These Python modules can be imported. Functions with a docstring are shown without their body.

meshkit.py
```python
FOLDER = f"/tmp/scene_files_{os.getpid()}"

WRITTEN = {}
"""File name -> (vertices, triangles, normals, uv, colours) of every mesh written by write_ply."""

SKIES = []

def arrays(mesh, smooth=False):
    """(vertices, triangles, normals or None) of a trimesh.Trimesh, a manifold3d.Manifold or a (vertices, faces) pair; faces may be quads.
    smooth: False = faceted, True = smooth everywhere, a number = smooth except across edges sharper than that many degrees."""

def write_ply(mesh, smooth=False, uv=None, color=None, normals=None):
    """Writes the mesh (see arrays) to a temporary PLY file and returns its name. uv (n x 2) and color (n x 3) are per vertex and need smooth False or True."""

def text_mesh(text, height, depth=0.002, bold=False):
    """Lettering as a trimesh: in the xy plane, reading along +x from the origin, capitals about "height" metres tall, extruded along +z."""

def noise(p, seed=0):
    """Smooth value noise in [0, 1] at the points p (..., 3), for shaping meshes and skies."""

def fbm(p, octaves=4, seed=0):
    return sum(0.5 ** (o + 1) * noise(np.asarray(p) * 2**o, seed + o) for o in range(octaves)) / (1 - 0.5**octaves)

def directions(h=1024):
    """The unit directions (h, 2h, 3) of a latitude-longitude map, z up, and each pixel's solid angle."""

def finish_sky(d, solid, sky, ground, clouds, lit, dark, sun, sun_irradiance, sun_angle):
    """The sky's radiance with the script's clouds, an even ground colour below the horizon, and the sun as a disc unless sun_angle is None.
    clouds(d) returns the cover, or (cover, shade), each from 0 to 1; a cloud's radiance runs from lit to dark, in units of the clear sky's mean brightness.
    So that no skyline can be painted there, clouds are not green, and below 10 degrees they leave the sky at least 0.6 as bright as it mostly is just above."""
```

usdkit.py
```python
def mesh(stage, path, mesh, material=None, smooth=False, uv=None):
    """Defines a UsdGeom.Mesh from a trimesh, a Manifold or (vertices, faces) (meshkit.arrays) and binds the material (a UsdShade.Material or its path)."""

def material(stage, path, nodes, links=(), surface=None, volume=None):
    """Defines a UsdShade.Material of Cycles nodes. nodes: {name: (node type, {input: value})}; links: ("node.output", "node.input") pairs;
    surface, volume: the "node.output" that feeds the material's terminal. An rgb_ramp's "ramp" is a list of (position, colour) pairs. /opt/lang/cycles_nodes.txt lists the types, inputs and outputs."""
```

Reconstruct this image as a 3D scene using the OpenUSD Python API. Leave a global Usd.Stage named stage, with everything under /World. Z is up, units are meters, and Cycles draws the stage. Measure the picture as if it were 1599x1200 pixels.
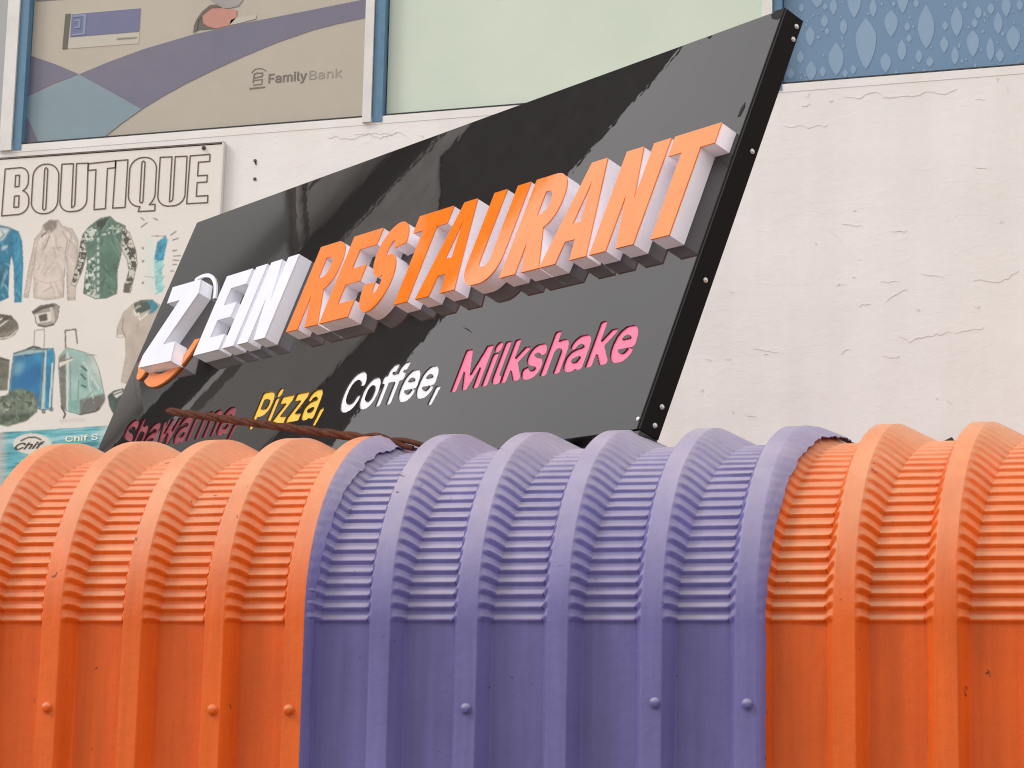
import math, random, numpy as np, trimesh, shapely, usdkit, meshkit
from scipy.ndimage import gaussian_filter
from shapely import affinity
from shapely.geometry import Polygon, LineString, Point, box
from shapely.ops import unary_union
from pxr import Usd, UsdGeom, UsdLux, UsdShade, Sdf, Gf, Vt

stage = Usd.Stage.CreateInMemory()
UsdGeom.SetStageUpAxis(stage, UsdGeom.Tokens.z)
UsdGeom.SetStageMetersPerUnit(stage, 1.0)
UsdGeom.Xform.Define(stage, '/World')
UsdGeom.Scope.Define(stage, '/World/Looks')

# ------------------------------------------------------------------ camera, sky, sun, exposure
FPX = 3526.0                                   # focal length in pixels of a 1599 wide picture
YAW, PITCH, ROLL = math.radians(16.0), math.radians(10.2), math.radians(1.2)
EYE = np.array([0.0, 0.0, 1.9])
EXPOSURE = 0.16
SUN_DIR = np.array([-0.68, -0.36, 0.64]); SUN_DIR /= np.linalg.norm(SUN_DIR)
SUN_INTENSITY, SUN_ANGLE = 0.30, 14.0
SKY_STRENGTH, CLOUD = 0.1, 11.0

FWD = np.array([-math.sin(YAW) * math.cos(PITCH), math.cos(YAW) * math.cos(PITCH), math.sin(PITCH)])
_r0 = np.array([math.cos(YAW), math.sin(YAW), 0.0])
_u0 = np.cross(_r0, FWD)
RIGHT = math.cos(ROLL) * _r0 + math.sin(ROLL) * _u0
UP = np.cross(RIGHT, FWD)
cam = UsdGeom.Camera.Define(stage, '/World/camera')
M = Gf.Matrix4d(*[float(x) for r in ((*RIGHT, 0), (*UP, 0), (*(-FWD), 0), (*EYE, 1)) for x in r])
cam.AddTransformOp().Set(M)
cam.CreateHorizontalApertureAttr(36.0)
cam.CreateVerticalApertureAttr(27.0)
cam.CreateFocalLengthAttr(36.0 * FPX / 1599.0)
cam.CreateClippingRangeAttr(Gf.Vec2f(0.05, 2000.0))
cam.CreateFStopAttr(0.0)
cam.CreateExposureAttr(EXPOSURE)

LOOKS = '/World/Looks/'
ELEV, ROT = math.asin(SUN_DIR[2]), math.atan2(SUN_DIR[0], SUN_DIR[1])
sky_mat = usdkit.material(stage, LOOKS + 'overcast_sky', {
    'tc': ('texture_coordinate', {}),
    'sky': ('sky_texture', {'sky_type': 'single_scattering', 'sun_disc': False, 'sun_elevation': ELEV, 'sun_rotation': ROT}),
    'n': ('noise_texture', {'scale': 2.2, 'detail': 4.0, 'roughness': 0.55}),
    'cover': ('rgb_ramp', {'ramp': [(0.25, (0.80,) * 3), (0.7, (0.97,) * 3)]}),
    'tone': ('rgb_ramp', {'ramp': [(0.3, (CLOUD * .86, CLOUD * .845, CLOUD * .84)), (0.7, (CLOUD, CLOUD * .975, CLOUD * .96))]}),
    'sp': ('separate_xyz', {}),
    'mr': ('map_range', {'from_min': 0., 'from_max': 1., 'to_min': .72, 'to_max': 1.28}),
    'ml': ('mix_color', {'blend_type': 'multiply', 'fac': 1., 'use_clamp': False}),
    'dt': ('vector_math', {'math_type': 'dot_product', 'vector2': tuple(SUN_DIR)}),
    'pw': ('math', {'math_type': 'maximum', 'value2': 0.}),
    'p4': ('math', {'math_type': 'power', 'value2': 3.}),
    'gl': ('math', {'math_type': 'multiply_add', 'value2': .95, 'value3': .82}),   # the cloud is thinner and brighter round the sun
    'm2': ('mix_color', {'blend_type': 'multiply', 'fac': 1., 'use_clamp': False}),
    'mx': ('mix_color', {'use_clamp': False}),
    'bg': ('background_shader', {'strength': SKY_STRENGTH}),
}, [('tc.generated', 'n.vector'), ('n.fac', 'cover.fac'), ('n.fac', 'tone.fac'), ('cover.color', 'mx.fac'),
    ('sky.color', 'mx.a'), ('tc.generated', 'sp.vector'), ('sp.z', 'mr.value'), ('mr.result', 'ml.a'), ('tone.color', 'ml.b'), ('tc.generated', 'dt.vector1'), ('dt.value', 'pw.value1'), ('pw.value', 'p4.value1'), ('p4.value', 'gl.value1'), ('gl.value', 'm2.a'), ('ml.result', 'm2.b'), ('m2.result', 'mx.b'), ('mx.result', 'bg.color')], surface='bg.background')
dome = UsdLux.DomeLight.Define(stage, '/World/sky')
UsdShade.MaterialBindingAPI.Apply(dome.GetPrim()).Bind(sky_mat)
dome.GetPrim().SetCustomDataByKey('kind', 'structure')
sun = UsdLux.DistantLight.Define(stage, '/World/sun')
sun.CreateIntensityAttr(SUN_INTENSITY)
sun.CreateAngleAttr(SUN_ANGLE)
sun.CreateNormalizeAttr(True)
sun.CreateColorAttr(Gf.Vec3f(1.0, 0.96, 0.91))
zx = SUN_DIR
xx = np.cross([0, 0, 1.0], zx); xx /= np.linalg.norm(xx)
yx = np.cross(zx, xx)
sun.AddTransformOp().Set(Gf.Matrix4d(*[float(v) for r in ((*xx, 0), (*yx, 0), (*zx, 0), (0, 0, 30, 1)) for v in r]))

# ------------------------------------------------------------------ helpers
def rayz(x, y):
    return FWD + (RIGHT * (x - 799.5) - UP * (y - 600.0)) / FPX

def hit(p, P, n):
    """where the line of sight through a spot of the survey picture meets the plane (P, n)"""
    d = rayz(*p)
    return EYE + d * (np.dot(np.asarray(P) - EYE, n) / np.dot(d, n))

used = {}
def numbered(path):
    k = used.get(path, 0); used[path] = k + 1
    return path if k == 0 else f'{path}_{k:03d}'

def tag(p, label=None, cat=None, group=None, kind=None):
    p = p.GetPrim() if hasattr(p, 'GetPrim') else p
    for k, v in (('label', label), ('category', cat), ('group', group), ('kind', kind)):
        if v: p.SetCustomDataByKey(k, v)
    return p

ORIGIN = {}
def thing(name, loc, label, cat, group=None, kind=None):
    path = numbered('/World/' + name)
    x = UsdGeom.Xform.Define(stage, path)
    x.AddTranslateOp().Set(Gf.Vec3d(*map(float, loc)))
    ORIGIN[path] = np.asarray(loc, float)
    tag(x, label, cat, group, kind)
    return path

def obj(name, mesh, mat, parent='/World', label=None, smooth=False, kind=None):
    """one mesh prim; vertices are given in world coordinates"""
    path = numbered(parent + '/' + name)
    root = '/'.join(path.split('/')[:3])
    o = ORIGIN.get(root, np.zeros(3))
    if hasattr(mesh, 'vertices'):
        mesh = mesh.copy(); mesh.apply_translation(-o)
    else:
        mesh = (np.asarray(mesh[0], float) - o, mesh[1])
    usdkit.mesh(stage, path, mesh, mat, smooth=smooth)
    p = stage.GetPrimAtPath(path)
    tag(p, label, None, None, kind)
    return path

def cat(ms):
    return trimesh.util.concatenate(list(ms))

def bx(lo, hi):
    lo, hi = np.asarray(lo, float), np.asarray(hi, float)
    m = trimesh.creation.box(hi - lo); m.apply_translation((lo + hi) / 2); return m

def polys(g):
    return [p for p in getattr(g, 'geoms', [g]) if p.geom_type == 'Polygon' and p.area > 1e-9]

def frame_mesh(g, O, X, Y, N, a, b):
    """shapely shape in the frame O + X*x + Y*y, extruded along N from a to b"""
    ms = []
    for p in polys(g):
        m = trimesh.creation.extrude_polygon(p, b - a, engine='earcut')
        v = m.vertices
        m.vertices = np.asarray(O) + v[:, :1] * X + v[:, 1:2] * Y + (v[:, 2:3] + a) * N
        if np.dot(np.cross(X, Y), N) < 0: m.invert()
        ms.append(m)
    return cat(ms)

def dome_bolt(c, n, r, h, washer=1.5):
    """washer and domed head, axis n"""
    prof = [(0, -0.002), (r * washer, -0.002), (r * washer, 0.0025), (r, 0.0032), (r * .98, h * .45), (r * .8, h * .8), (r * .45, h * .97), (0, h)]
    m = trimesh.creation.revolve(np.array(prof), sections=14)
    m.apply_transform(trimesh.geometry.align_vectors([0, 0, 1], n)); m.apply_translation(c)
    return m

def tube(path, r, sides=8, closed=True):
    path = np.asarray(path, float); n = len(path)
    t = np.gradient(path, axis=0); t /= np.linalg.norm(t, axis=1, keepdims=True)
    ref = np.array([0, 0, 1.0]) if abs(t[0][2]) < .8 else np.array([1.0, 0, 0])
    a = np.cross(t, ref); a /= np.linalg.norm(a, axis=1, keepdims=True); b = np.cross(t, a)
    rr = np.broadcast_to(np.asarray(r, float), (n,))[:, None, None]
    th = np.linspace(0, 2 * np.pi, sides, endpoint=False)
    v = path[:, None] + rr * (np.cos(th)[None, :, None] * a[:, None] + np.sin(th)[None, :, None] * b[:, None])
    i, j = np.meshgrid(np.arange(n - 1), np.arange(sides), indexing='ij')
    k = (j + 1) % sides
    q = np.stack([i * sides + j, i * sides + k, (i + 1) * sides + k, (i + 1) * sides + j], -1).reshape(-1, 4)
    f = np.vstack([q[:, [0, 2, 1]], q[:, [0, 3, 2]]])
    caps = [[0, s + 1, s] for s in range(1, sides - 1)] + [[(n - 1) * sides, (n - 1) * sides + s, (n - 1) * sides + s + 1] for s in range(1, sides - 1)]
    m = trimesh.Trimesh(v.reshape(-1, 3), np.vstack([f, caps]), process=False)
    m.fix_normals(); return m

def word_shape(text, height, bold=True):
    """shapely outline of a word, pen origin at 0, baseline y = 0"""
    m = meshkit.text_mesh(text, height, 0.01, bold=bold)
    v, f = m.vertices, m.faces
    top = f[np.all(v[f][:, :, 2] > 0.005, axis=1)]
    return unary_union([Polygon(v[t][:, :2]).buffer(1e-6) for t in top])

def split_letters(shape, tol=0.0):
    """groups the pieces of a word that stand over each other (the dot of an i with its stem)"""
    ps = sorted(polys(shape), key=lambda p: p.bounds[0]); out = []
    for p in ps:
        w = p.bounds[2] - p.bounds[0]
        if out:
            q = out[-1]
            ov = min(q.bounds[2], p.bounds[2]) - max(q.bounds[0], p.bounds[0])
            if ov > .55 * min(w, q.bounds[2] - q.bounds[0]):
                out[-1] = unary_union([q, p]); continue
        out.append(p)
    return out

# ------------------------------------------------------------------ materials
def paint(name, base, rough=.45, dmax=.6, streak=0., vary=.10, scale=6., bump=.12, bscale=60., chips=None, spec=.5, chip_scale=46., chip_t=.694, dust=None):
    b = np.array(base)
    nodes = {'g': ('geometry', {}),
             'n': ('noise_texture', {'scale': scale, 'detail': 5., 'roughness': .6}),
             'r': ('rgb_ramp', {'ramp': [(.25, tuple(b * (1 - vary))), (.75, tuple(np.minimum(b * (1 + vary), 1)))]}),
             'bn': ('noise_texture', {'scale': bscale, 'detail': 4., 'roughness': .6}),
             'bu': ('bump', {'strength': bump, 'distance': .004}),
             'rn': ('map_range', {'from_min': .3, 'from_max': .7, 'to_min': rough - .08, 'to_max': rough + .1}),
             'p': ('principled_bsdf', {'specular_ior_level': spec})}
    links = [('g.position', 'n.vector'), ('n.fac', 'r.fac'), ('g.position', 'bn.vector'), ('bn.fac', 'bu.height'),
             ('bu.normal', 'p.normal'), ('n.fac', 'rn.value'), ('rn.result', 'p.roughness')]
    out = 'r.color'
    if streak:
        nodes.update({'km': ('mapping', {'scale': (46., 30., 2.6)}), 'kn': ('noise_texture', {'scale': 1., 'detail': 4., 'roughness': .6}),
                      'kr': ('rgb_ramp', {'ramp': [(.30, (1 - streak,) * 3), (.70, (1 + streak * .35,) * 3)]}), 'kx': ('mix_color', {'blend_type': 'multiply', 'fac': 1., 'use_clamp': False})})
        links += [('g.position', 'km.vector'), ('km.vector', 'kn.vector'), ('kn.fac', 'kr.fac'), ('kr.color', 'kx.b'), (out, 'kx.a')]
        out = 'kx.result'
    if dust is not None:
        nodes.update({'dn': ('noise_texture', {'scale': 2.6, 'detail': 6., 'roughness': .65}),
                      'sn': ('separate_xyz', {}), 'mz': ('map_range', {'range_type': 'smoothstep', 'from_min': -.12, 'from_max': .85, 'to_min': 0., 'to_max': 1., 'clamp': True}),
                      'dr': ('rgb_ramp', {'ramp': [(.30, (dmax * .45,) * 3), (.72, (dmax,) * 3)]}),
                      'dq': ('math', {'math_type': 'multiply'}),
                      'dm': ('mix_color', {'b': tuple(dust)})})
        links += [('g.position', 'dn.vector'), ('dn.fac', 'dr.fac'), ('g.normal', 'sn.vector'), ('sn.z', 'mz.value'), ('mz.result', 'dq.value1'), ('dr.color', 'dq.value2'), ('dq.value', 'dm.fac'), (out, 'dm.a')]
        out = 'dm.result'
    if chips is not None:
        nodes.update({'cn': ('noise_texture', {'scale': chip_scale, 'detail': 6., 'roughness': .7}),
                      'cm': ('noise_texture', {'scale': 5., 'detail': 2.}),
                      'ca': ('math', {'math_type': 'multiply_add', 'value2': .25}),
                      'cr': ('rgb_ramp', {'ramp': [(chip_t + .115, (0, 0, 0)), (chip_t + .13, (.85,) * 3)]}),
                      'cx': ('mix_color', {'b': tuple(chips)})})
        links += [('g.position', 'cn.vector'), ('g.position', 'cm.vector'), ('cm.fac', 'ca.value1'), ('cn.fac', 'ca.value3'),
                  ('ca.value', 'cr.fac'), ('cr.color', 'cx.fac'), (out, 'cx.a')]
        out = 'cx.result'
    links.append((out, 'p.base_color'))
    return usdkit.material(stage, LOOKS + name, nodes, links, surface='p.BSDF')

def plain(name, base, rough=.5, **kw):
    return usdkit.material(stage, LOOKS + name, {'p': ('principled_bsdf', dict(base_color=tuple(base), roughness=rough, **kw))}, [], surface='p.BSDF')

def lin(*c):
    c = np.array(c, float) / 255.
    return tuple(np.where(c <= .04045, c / 12.92, ((c + .055) / 1.055) ** 2.4))

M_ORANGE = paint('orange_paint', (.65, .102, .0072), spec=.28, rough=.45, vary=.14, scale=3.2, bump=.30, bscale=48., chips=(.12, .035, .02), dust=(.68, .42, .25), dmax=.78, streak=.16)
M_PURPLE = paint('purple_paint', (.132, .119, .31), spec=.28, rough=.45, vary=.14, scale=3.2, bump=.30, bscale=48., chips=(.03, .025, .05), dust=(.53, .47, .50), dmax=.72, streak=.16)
M_ROOF = paint('roof_back', (.25, .11, .06), rough=.7)
M_FELT_GAP = paint('black_felt_and_gap', (.02, .018, .017), rough=.7)
M_STEEL = paint('dark_steel', (.08, .07, .065), rough=.55)
M_RUST = paint('rusty_iron', (.085, .025, .012), spec=.15, rough=.7, vary=.55, scale=60., bump=.6, bscale=220.)
M_BOARD = usdkit.material(stage, LOOKS + 'gloss_black', {
    'g': ('geometry', {}),
    'n': ('noise_texture', {'scale': 9., 'detail': 3., 'roughness': .55}),
    'bu': ('bump', {'strength': .012, 'distance': .01}),
    'sn': ('noise_texture', {'scale': 30., 'detail': 6., 'roughness': .7}),
    'sr': ('rgb_ramp', {'ramp': [(.4, (.004,) * 3), (.8, (.03,) * 3)]}),
    'p': ('principled_bsdf', {'base_color': (.010, .009, .009), 'ior': 1.56}),
}, [('g.position', 'n.vector'), ('n.fac', 'bu.height'), ('bu.normal', 'p.normal'), ('g.position', 'sn.vector'), ('sn.fac', 'sr.fac'), ('sr.color', 'p.roughness')], surface='p.BSDF')
M_EDGE = plain('black_edge', (.006, .004, .004), .22, ior=1.2)
M_ACRYL = paint('white_acrylic', (.90, .90, .985), rough=.35, vary=.03, scale=8., bump=.02)
M_ACRYLP = paint('orange_lit_acrylic', (.93, .85, .92), rough=.35, vary=.03, scale=8., bump=.02)  # white acrylic with orange light from the faces put into its colour
M_WFACE = paint('white_face', (.72, .735, .82), rough=.22, vary=.004, scale=8., bump=.01)
M_OFACE = usdkit.material(stage, LOOKS + 'orange_face', {
    'g': ('geometry', {}),
    'n': ('noise_texture', {'scale': 14., 'detail': 6., 'roughness': .65}),
    'r': ('rgb_ramp', {'ramp': [(.3, (.80, .165, .012)), (.7, (.88, .20, .016))]}),
    'bu': ('bump', {'strength': .012, 'distance': .01}),
    'p': ('principled_bsdf', {'roughness': .03, 'ior': 1.62}),
}, [('g.position', 'n.vector'), ('n.fac', 'r.fac'), ('r.color', 'p.base_color'), ('n.fac', 'bu.height'), ('bu.normal', 'p.normal')], surface='p.BSDF')
M_RING = plain('orange_ring', (.78, .22, .05), .3)
M_SCREW = plain('screw_steel', (.75, .72, .70), .25, metallic=.9)

def plaster(name, base):
    b = np.array(base)
    nodes = {'g': ('geometry', {}),
             'mp': ('mapping', {'scale': (1., 1., 1.7)}),
             'n1': ('noise_texture', {'scale': 1.6, 'detail': 6., 'roughness': .6}),
             'n2': ('noise_texture', {'scale': 16., 'detail': 6., 'roughness': .65}),
             'n3': ('noise_texture', {'scale': 2.3, 'detail': 7., 'roughness': .58, 'distortion': .3}),
             'st': ('rgb_ramp', {'ramp': [(.40, (0,) * 3), (.404, (.5,) * 3), (.52, (.5,) * 3), (.5235, (.85,) * 3), (.63, (.85,) * 3), (.633, (1.,) * 3)]}),
             'r1': ('rgb_ramp', {'ramp': [(.3, tuple(b * .955)), (.7, tuple(np.minimum(b * 1.03, .9)))]}),
             'r2': ('rgb_ramp', {'ramp': [(.74, (0,) * 3), (.80, (.5,) * 3)]}),
             'mx': ('mix_color', {'b': tuple(b * .62)}),
             'sm': ('mapping', {'scale': (5.5, 5.5, .55)}), 'sn': ('noise_texture', {'scale': 1., 'detail': 5., 'roughness': .6}),
             'sr': ('rgb_ramp', {'ramp': [(.32, (.945, .94, .93)), (.60, (1., 1., 1.))]}), 'sx': ('mix_color', {'blend_type': 'multiply', 'fac': 1.}),
             'b1': ('bump', {'strength': .30, 'distance': .004}),
             'b2': ('bump', {'strength': .15, 'distance': .006}),
             'p': ('principled_bsdf', {'roughness': .75, 'specular_ior_level': .25})}
    links = [('g.position', 'mp.vector'), ('mp.vector', 'n1.vector'), ('mp.vector', 'n2.vector'), ('mp.vector', 'n3.vector'),
             ('n1.fac', 'r1.fac'), ('n2.fac', 'r2.fac'), ('r1.color', 'mx.a'), ('r2.color', 'mx.fac'), ('mx.result', 'sx.a'), ('g.position', 'sm.vector'), ('sm.vector', 'sn.vector'), ('sn.fac', 'sr.fac'), ('sr.color', 'sx.b'), ('sx.result', 'p.base_color'),
             ('n2.fac', 'b1.height'), ('n3.fac', 'st.fac'), ('st.color', 'b2.height'), ('b1.normal', 'b2.normal'), ('b2.normal', 'p.normal')]
    return usdkit.material(stage, LOOKS + name, nodes, links, surface='p.BSDF')
M_WALL = plaster('white_plaster', (.765, .742, .722))
M_CRACK = plain('crack_shade', (.64, .61, .59), .9)
M_FRAME = paint('white_frame', (.64, .63, .605), rough=.4, vary=.08, scale=9.)
M_BLUE = paint('blue_rubber', (.085, .19, .295), rough=.45, vary=.15, scale=20.)
M_GAP = plain('dark_gap', (.03, .03, .032), .7)

def film(name, base, rough=.25, vary=.04, spec=.5):
    return paint(name, base, rough=rough, vary=vary, scale=3., bump=.01, spec=spec)
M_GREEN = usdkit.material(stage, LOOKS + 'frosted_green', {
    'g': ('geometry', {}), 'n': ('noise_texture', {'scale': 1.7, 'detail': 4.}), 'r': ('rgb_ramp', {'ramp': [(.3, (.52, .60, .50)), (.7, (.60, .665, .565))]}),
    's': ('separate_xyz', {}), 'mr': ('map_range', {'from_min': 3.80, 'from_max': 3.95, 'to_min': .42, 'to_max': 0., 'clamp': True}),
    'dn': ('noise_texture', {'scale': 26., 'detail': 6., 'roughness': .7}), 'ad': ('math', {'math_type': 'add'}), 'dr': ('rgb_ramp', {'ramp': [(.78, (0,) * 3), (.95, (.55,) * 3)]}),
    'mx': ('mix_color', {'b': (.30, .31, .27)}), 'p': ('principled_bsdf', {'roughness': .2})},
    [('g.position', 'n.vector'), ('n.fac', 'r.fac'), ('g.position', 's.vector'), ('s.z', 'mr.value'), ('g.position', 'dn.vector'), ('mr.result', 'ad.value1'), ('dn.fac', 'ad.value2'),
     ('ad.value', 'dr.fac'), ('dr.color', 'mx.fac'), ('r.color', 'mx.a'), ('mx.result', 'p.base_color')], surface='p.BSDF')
M_BEIGE = film('beige_film', (.43, .385, .315), .3)
M_BAND = film('mauve_film', (.150, .142, .195), .3)
M_DIAM = film('pale_blue_film', (.20, .275, .315), .3)
M_CARD = film('card_blue', (.135, .14, .25), .3)
M_CARDL = film('card_emblem', (.19, .235, .38), .3)
M_OLIVE = film('card_olive', (.10, .095, .065), .3)
M_CREAM = film('cream_print', (.47, .44, .375), .3)
M_PINK = film('skin_print', (.50, .235, .185), .3, .15)
M_BROWN = film('brown_print', (.12, .10, .085), .3)
M_GREY = film('grey_print', (.32, .30, .285), .3, .2)
M_INK = film('dark_ink', (.155, .135, .115), .3)
M_INK2 = film('pale_ink', (.30, .275, .24), .3)
M_DROP = film('pale_blue_drop', (.215, .32, .44), .25)
M_PANE4 = usdkit.material(stage, LOOKS + 'blue_film', {
    'g': ('geometry', {}), 's': ('separate_xyz', {}),
    'mr': ('map_range', {'from_min': 3.9, 'from_max': 4.15, 'clamp': True}),
    'r': ('rgb_ramp', {'ramp': [(0, (.145, .225, .275)), (.6, (.130, .235, .33)), (1, (.135, .235, .36))]}),
    'p': ('principled_bsdf', {'roughness': .25})},
    [('g.position', 's.vector'), ('s.z', 'mr.value'), ('mr.result', 'r.fac'), ('r.color', 'p.base_color')], surface='p.BSDF')
M_PALEPANE = plain('pale_blind', (.34, .35, .36), .3)
M_UPGLASS = plain('upper_glass', (.05, .055, .06), .08)
M_DARKCLAD = paint('black_cladding', (.012, .010, .010), rough=.8, spec=.1)
M_GREYCLAD = paint('grey_cladding', (.30, .28, .26), rough=.6)
M_OUTLINE = plain('outline_ink', lin(92, 78, 68), .5)
M_POSTER = usdkit.material(stage, LOOKS + 'poster_print', {
    'a': ('attribute', {'attribute': 'print'}),
    'g': ('geometry', {}), 'n': ('noise_texture', {'scale': 5., 'detail': 3.}), 'bu': ('bump', {'strength': .10, 'distance': .02}),
    'p': ('principled_bsdf', {'roughness': .38})},
    [('a.color', 'p.base_color'), ('g.position', 'n.vector'), ('n.fac', 'bu.height'), ('bu.normal', 'p.normal')], surface='p.BSDF')
M_GROUND = paint('dusty_ground', (.27, .225, .18), rough=.9, vary=.25, scale=.8)

# ------------------------------------------------------------------ ground
g = bx((-120, -120, -.2), (120, 120, 0))
tag(stage.GetPrimAtPath(obj('ground', g, M_GROUND)), kind='structure')

# ------------------------------------------------------------------ the building behind
WY = 7.70                                       # its wall stands at y = WY, facing -y
NY = np.array([0, 1.0, 0])
def W(x, y, off=0.0):
    return hit((x, y), (0, WY - off, 0), NY)
XW, ZW, OUT = np.array([1.0, 0, 0]), np.array([0, 0, 1.0]), np.array([0, -1.0, 0])
def wall_shape(pts, off=0.0):
    """picture-plane survey points -> shapely polygon in (x, z) of the wall plane"""
    q = [W(px, py, off) for px, py in pts]
    return Polygon([(p[0], p[2]) for p in q])
def on_wall(shape, a, b):
    return frame_mesh(shape, (0, WY, 0), XW, ZW, OUT, a, b)

building = thing('building', (-1.0, WY, 0), 'white plastered building with a row of film covered windows behind the sign', 'building')
X0, X1, ZTOP = -7.62, 7.5, 11.5
def sill_z(x):                                  # lower edge of the windows, by survey
    a, b = W(25, 227.5), W(1599, 103)
    return a[2] + (b[2] - a[2]) * (x - a[0]) / (b[0] - a[0])
obj('wall', bx((X0 + 1.5, WY, 0), (X1, WY + 6, sill_z(-6) - .5)), M_WALL, building)
# strip between that and the window edge, which runs a little out of level, then the wall over the windows
strip = Polygon([(X0 + 1.5, sill_z(-6) - .5), (X1, sill_z(-6) - .5), (X1, sill_z(X1)), (X0 + 1.5, sill_z(X0 + 1.5))])
used_wall = frame_mesh(strip, (0, WY + .0, 0), XW, ZW, OUT, -.3, 0)
obj('wall', used_wall, M_WALL, building)
HEAD = 1.75
obj('wall', bx((X0 + 1.5, WY, 3.75 + HEAD), (X1, WY + 6, 6.6)), M_WALL, building)
obj('wall', bx((X0 + 1.5, WY + .15, 6.6), (X1, WY + 6, ZTOP)), M_WALL, building)
obj('wall', bx((X0 + 1.5, WY + .12, 3.3), (X1, WY + 6, 3.75 + HEAD)), M_GAP, building, 'dark interior behind the windows')
obj('end_wall', bx((X0, WY - .02, 6.7), (X0 + 1.5, WY + 6, ZTOP)), M_DARKCLAD, building, 'black clad end bay of the facade')
obj('end_wall', bx((X0, WY - .02, 0), (X0 + .62, WY + 6, 6.7)), M_DARKCLAD, building, 'black clad end bay of the facade')
obj('end_wall', bx((X0 + .62, WY - .01, 0), (X0 + 1.5, WY + 6, 6.7)), M_GREYCLAD, building, 'grey clad bay of the facade')
xg = X0 + 1.503
for q, wd in enumerate((.17, .20, .44, .36, .40, .42)):
    obj('grey_panel', bx((xg, WY - .025, 5.55), (xg + wd - .02, WY - .001, ZTOP)), M_GREYCLAD, building)
    obj('panel_groove', bx((xg + wd - .02, WY - .012, 5.55), (xg + wd, WY - .001, ZTOP)), M_DARKCLAD, building)
    xg += wd
for k in range(4):                              # windows of the storey above
    xa = X0 + 3.9 + k * 2.6
    obj('upper_window', bx((xa, WY + .10, 7.1), (xa + 1.45, WY + .13, 9.2)), M_UPGLASS, building)
    for q in range(4):
        obj('upper_window_bar', bx((xa - .04 + q * .48, WY + .06, 7.1), (xa + .01 + q * .48, WY + .14, 9.2)), M_FRAME, building)
obj('rain_pipe', tube([(-5.72, WY - .07, .2), (-5.72, WY - .07, 11.3)], .055, 10), M_DARKCLAD, building, smooth=40)

ztop = 3.75 + HEAD
def pane_shape(pl, pr):
    """window rectangle between two survey spots on its lower edge; sides upright"""
    a, b = W(*pl), W(*pr)
    return Polygon([(a[0], sill_z(a[0]) + .012), (b[0], sill_z(b[0]) + .012), (b[0], ztop), (a[0], ztop)])
# sill ledge under the panes
xs = np.linspace(X0 + 1.5, X1, 40)
led = Polygon([(x, sill_z(x) + .002) for x in xs] + [(x, sill_z(x) - .028) for x in xs[::-1]])
obj('window_sill', on_wall(led.buffer(0), -.05, .0012), M_WALL, building)
def upright(p0, p1, mat, name, a, b, label=None):
    """a bar whose two sides pass through survey spots (left, right) on the lower edge"""
    A, B = W(*p0), W(*p1)
    s = Polygon([(A[0], sill_z(A[0]) - .02), (B[0], sill_z(B[0]) - .02), (B[0], ztop), (A[0], ztop)])
    return obj(name, on_wall(s, a, b), mat, building, label)
for (l, m, r) in (((1.0, 228), (19.5, 227.5), (33.5, 226)), ((567, 185), (580.5, 184), (597, 183)), ((1190.5, 136), (1206.5, 134), (1221, 133)), ((1838, 84), (1856, 83), (1873, 82)), ((-575, 268), (-556, 268), (-541, 268))):
    upright(l, m, M_FRAME, 'mullion', -.06, .012)
    upright((m[0] + 1.2, m[1]), r, M_BLUE, 'rubber_strip', -.06, .004)
pane = lambda a, b, mat, label: obj('window_pane', on_wall(pane_shape(a, b), -.045, -.030), mat, building, label)
pane((-541, 268), (0.6, 228), M_PALEPANE, 'grey pane cut by the left edge')
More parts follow.
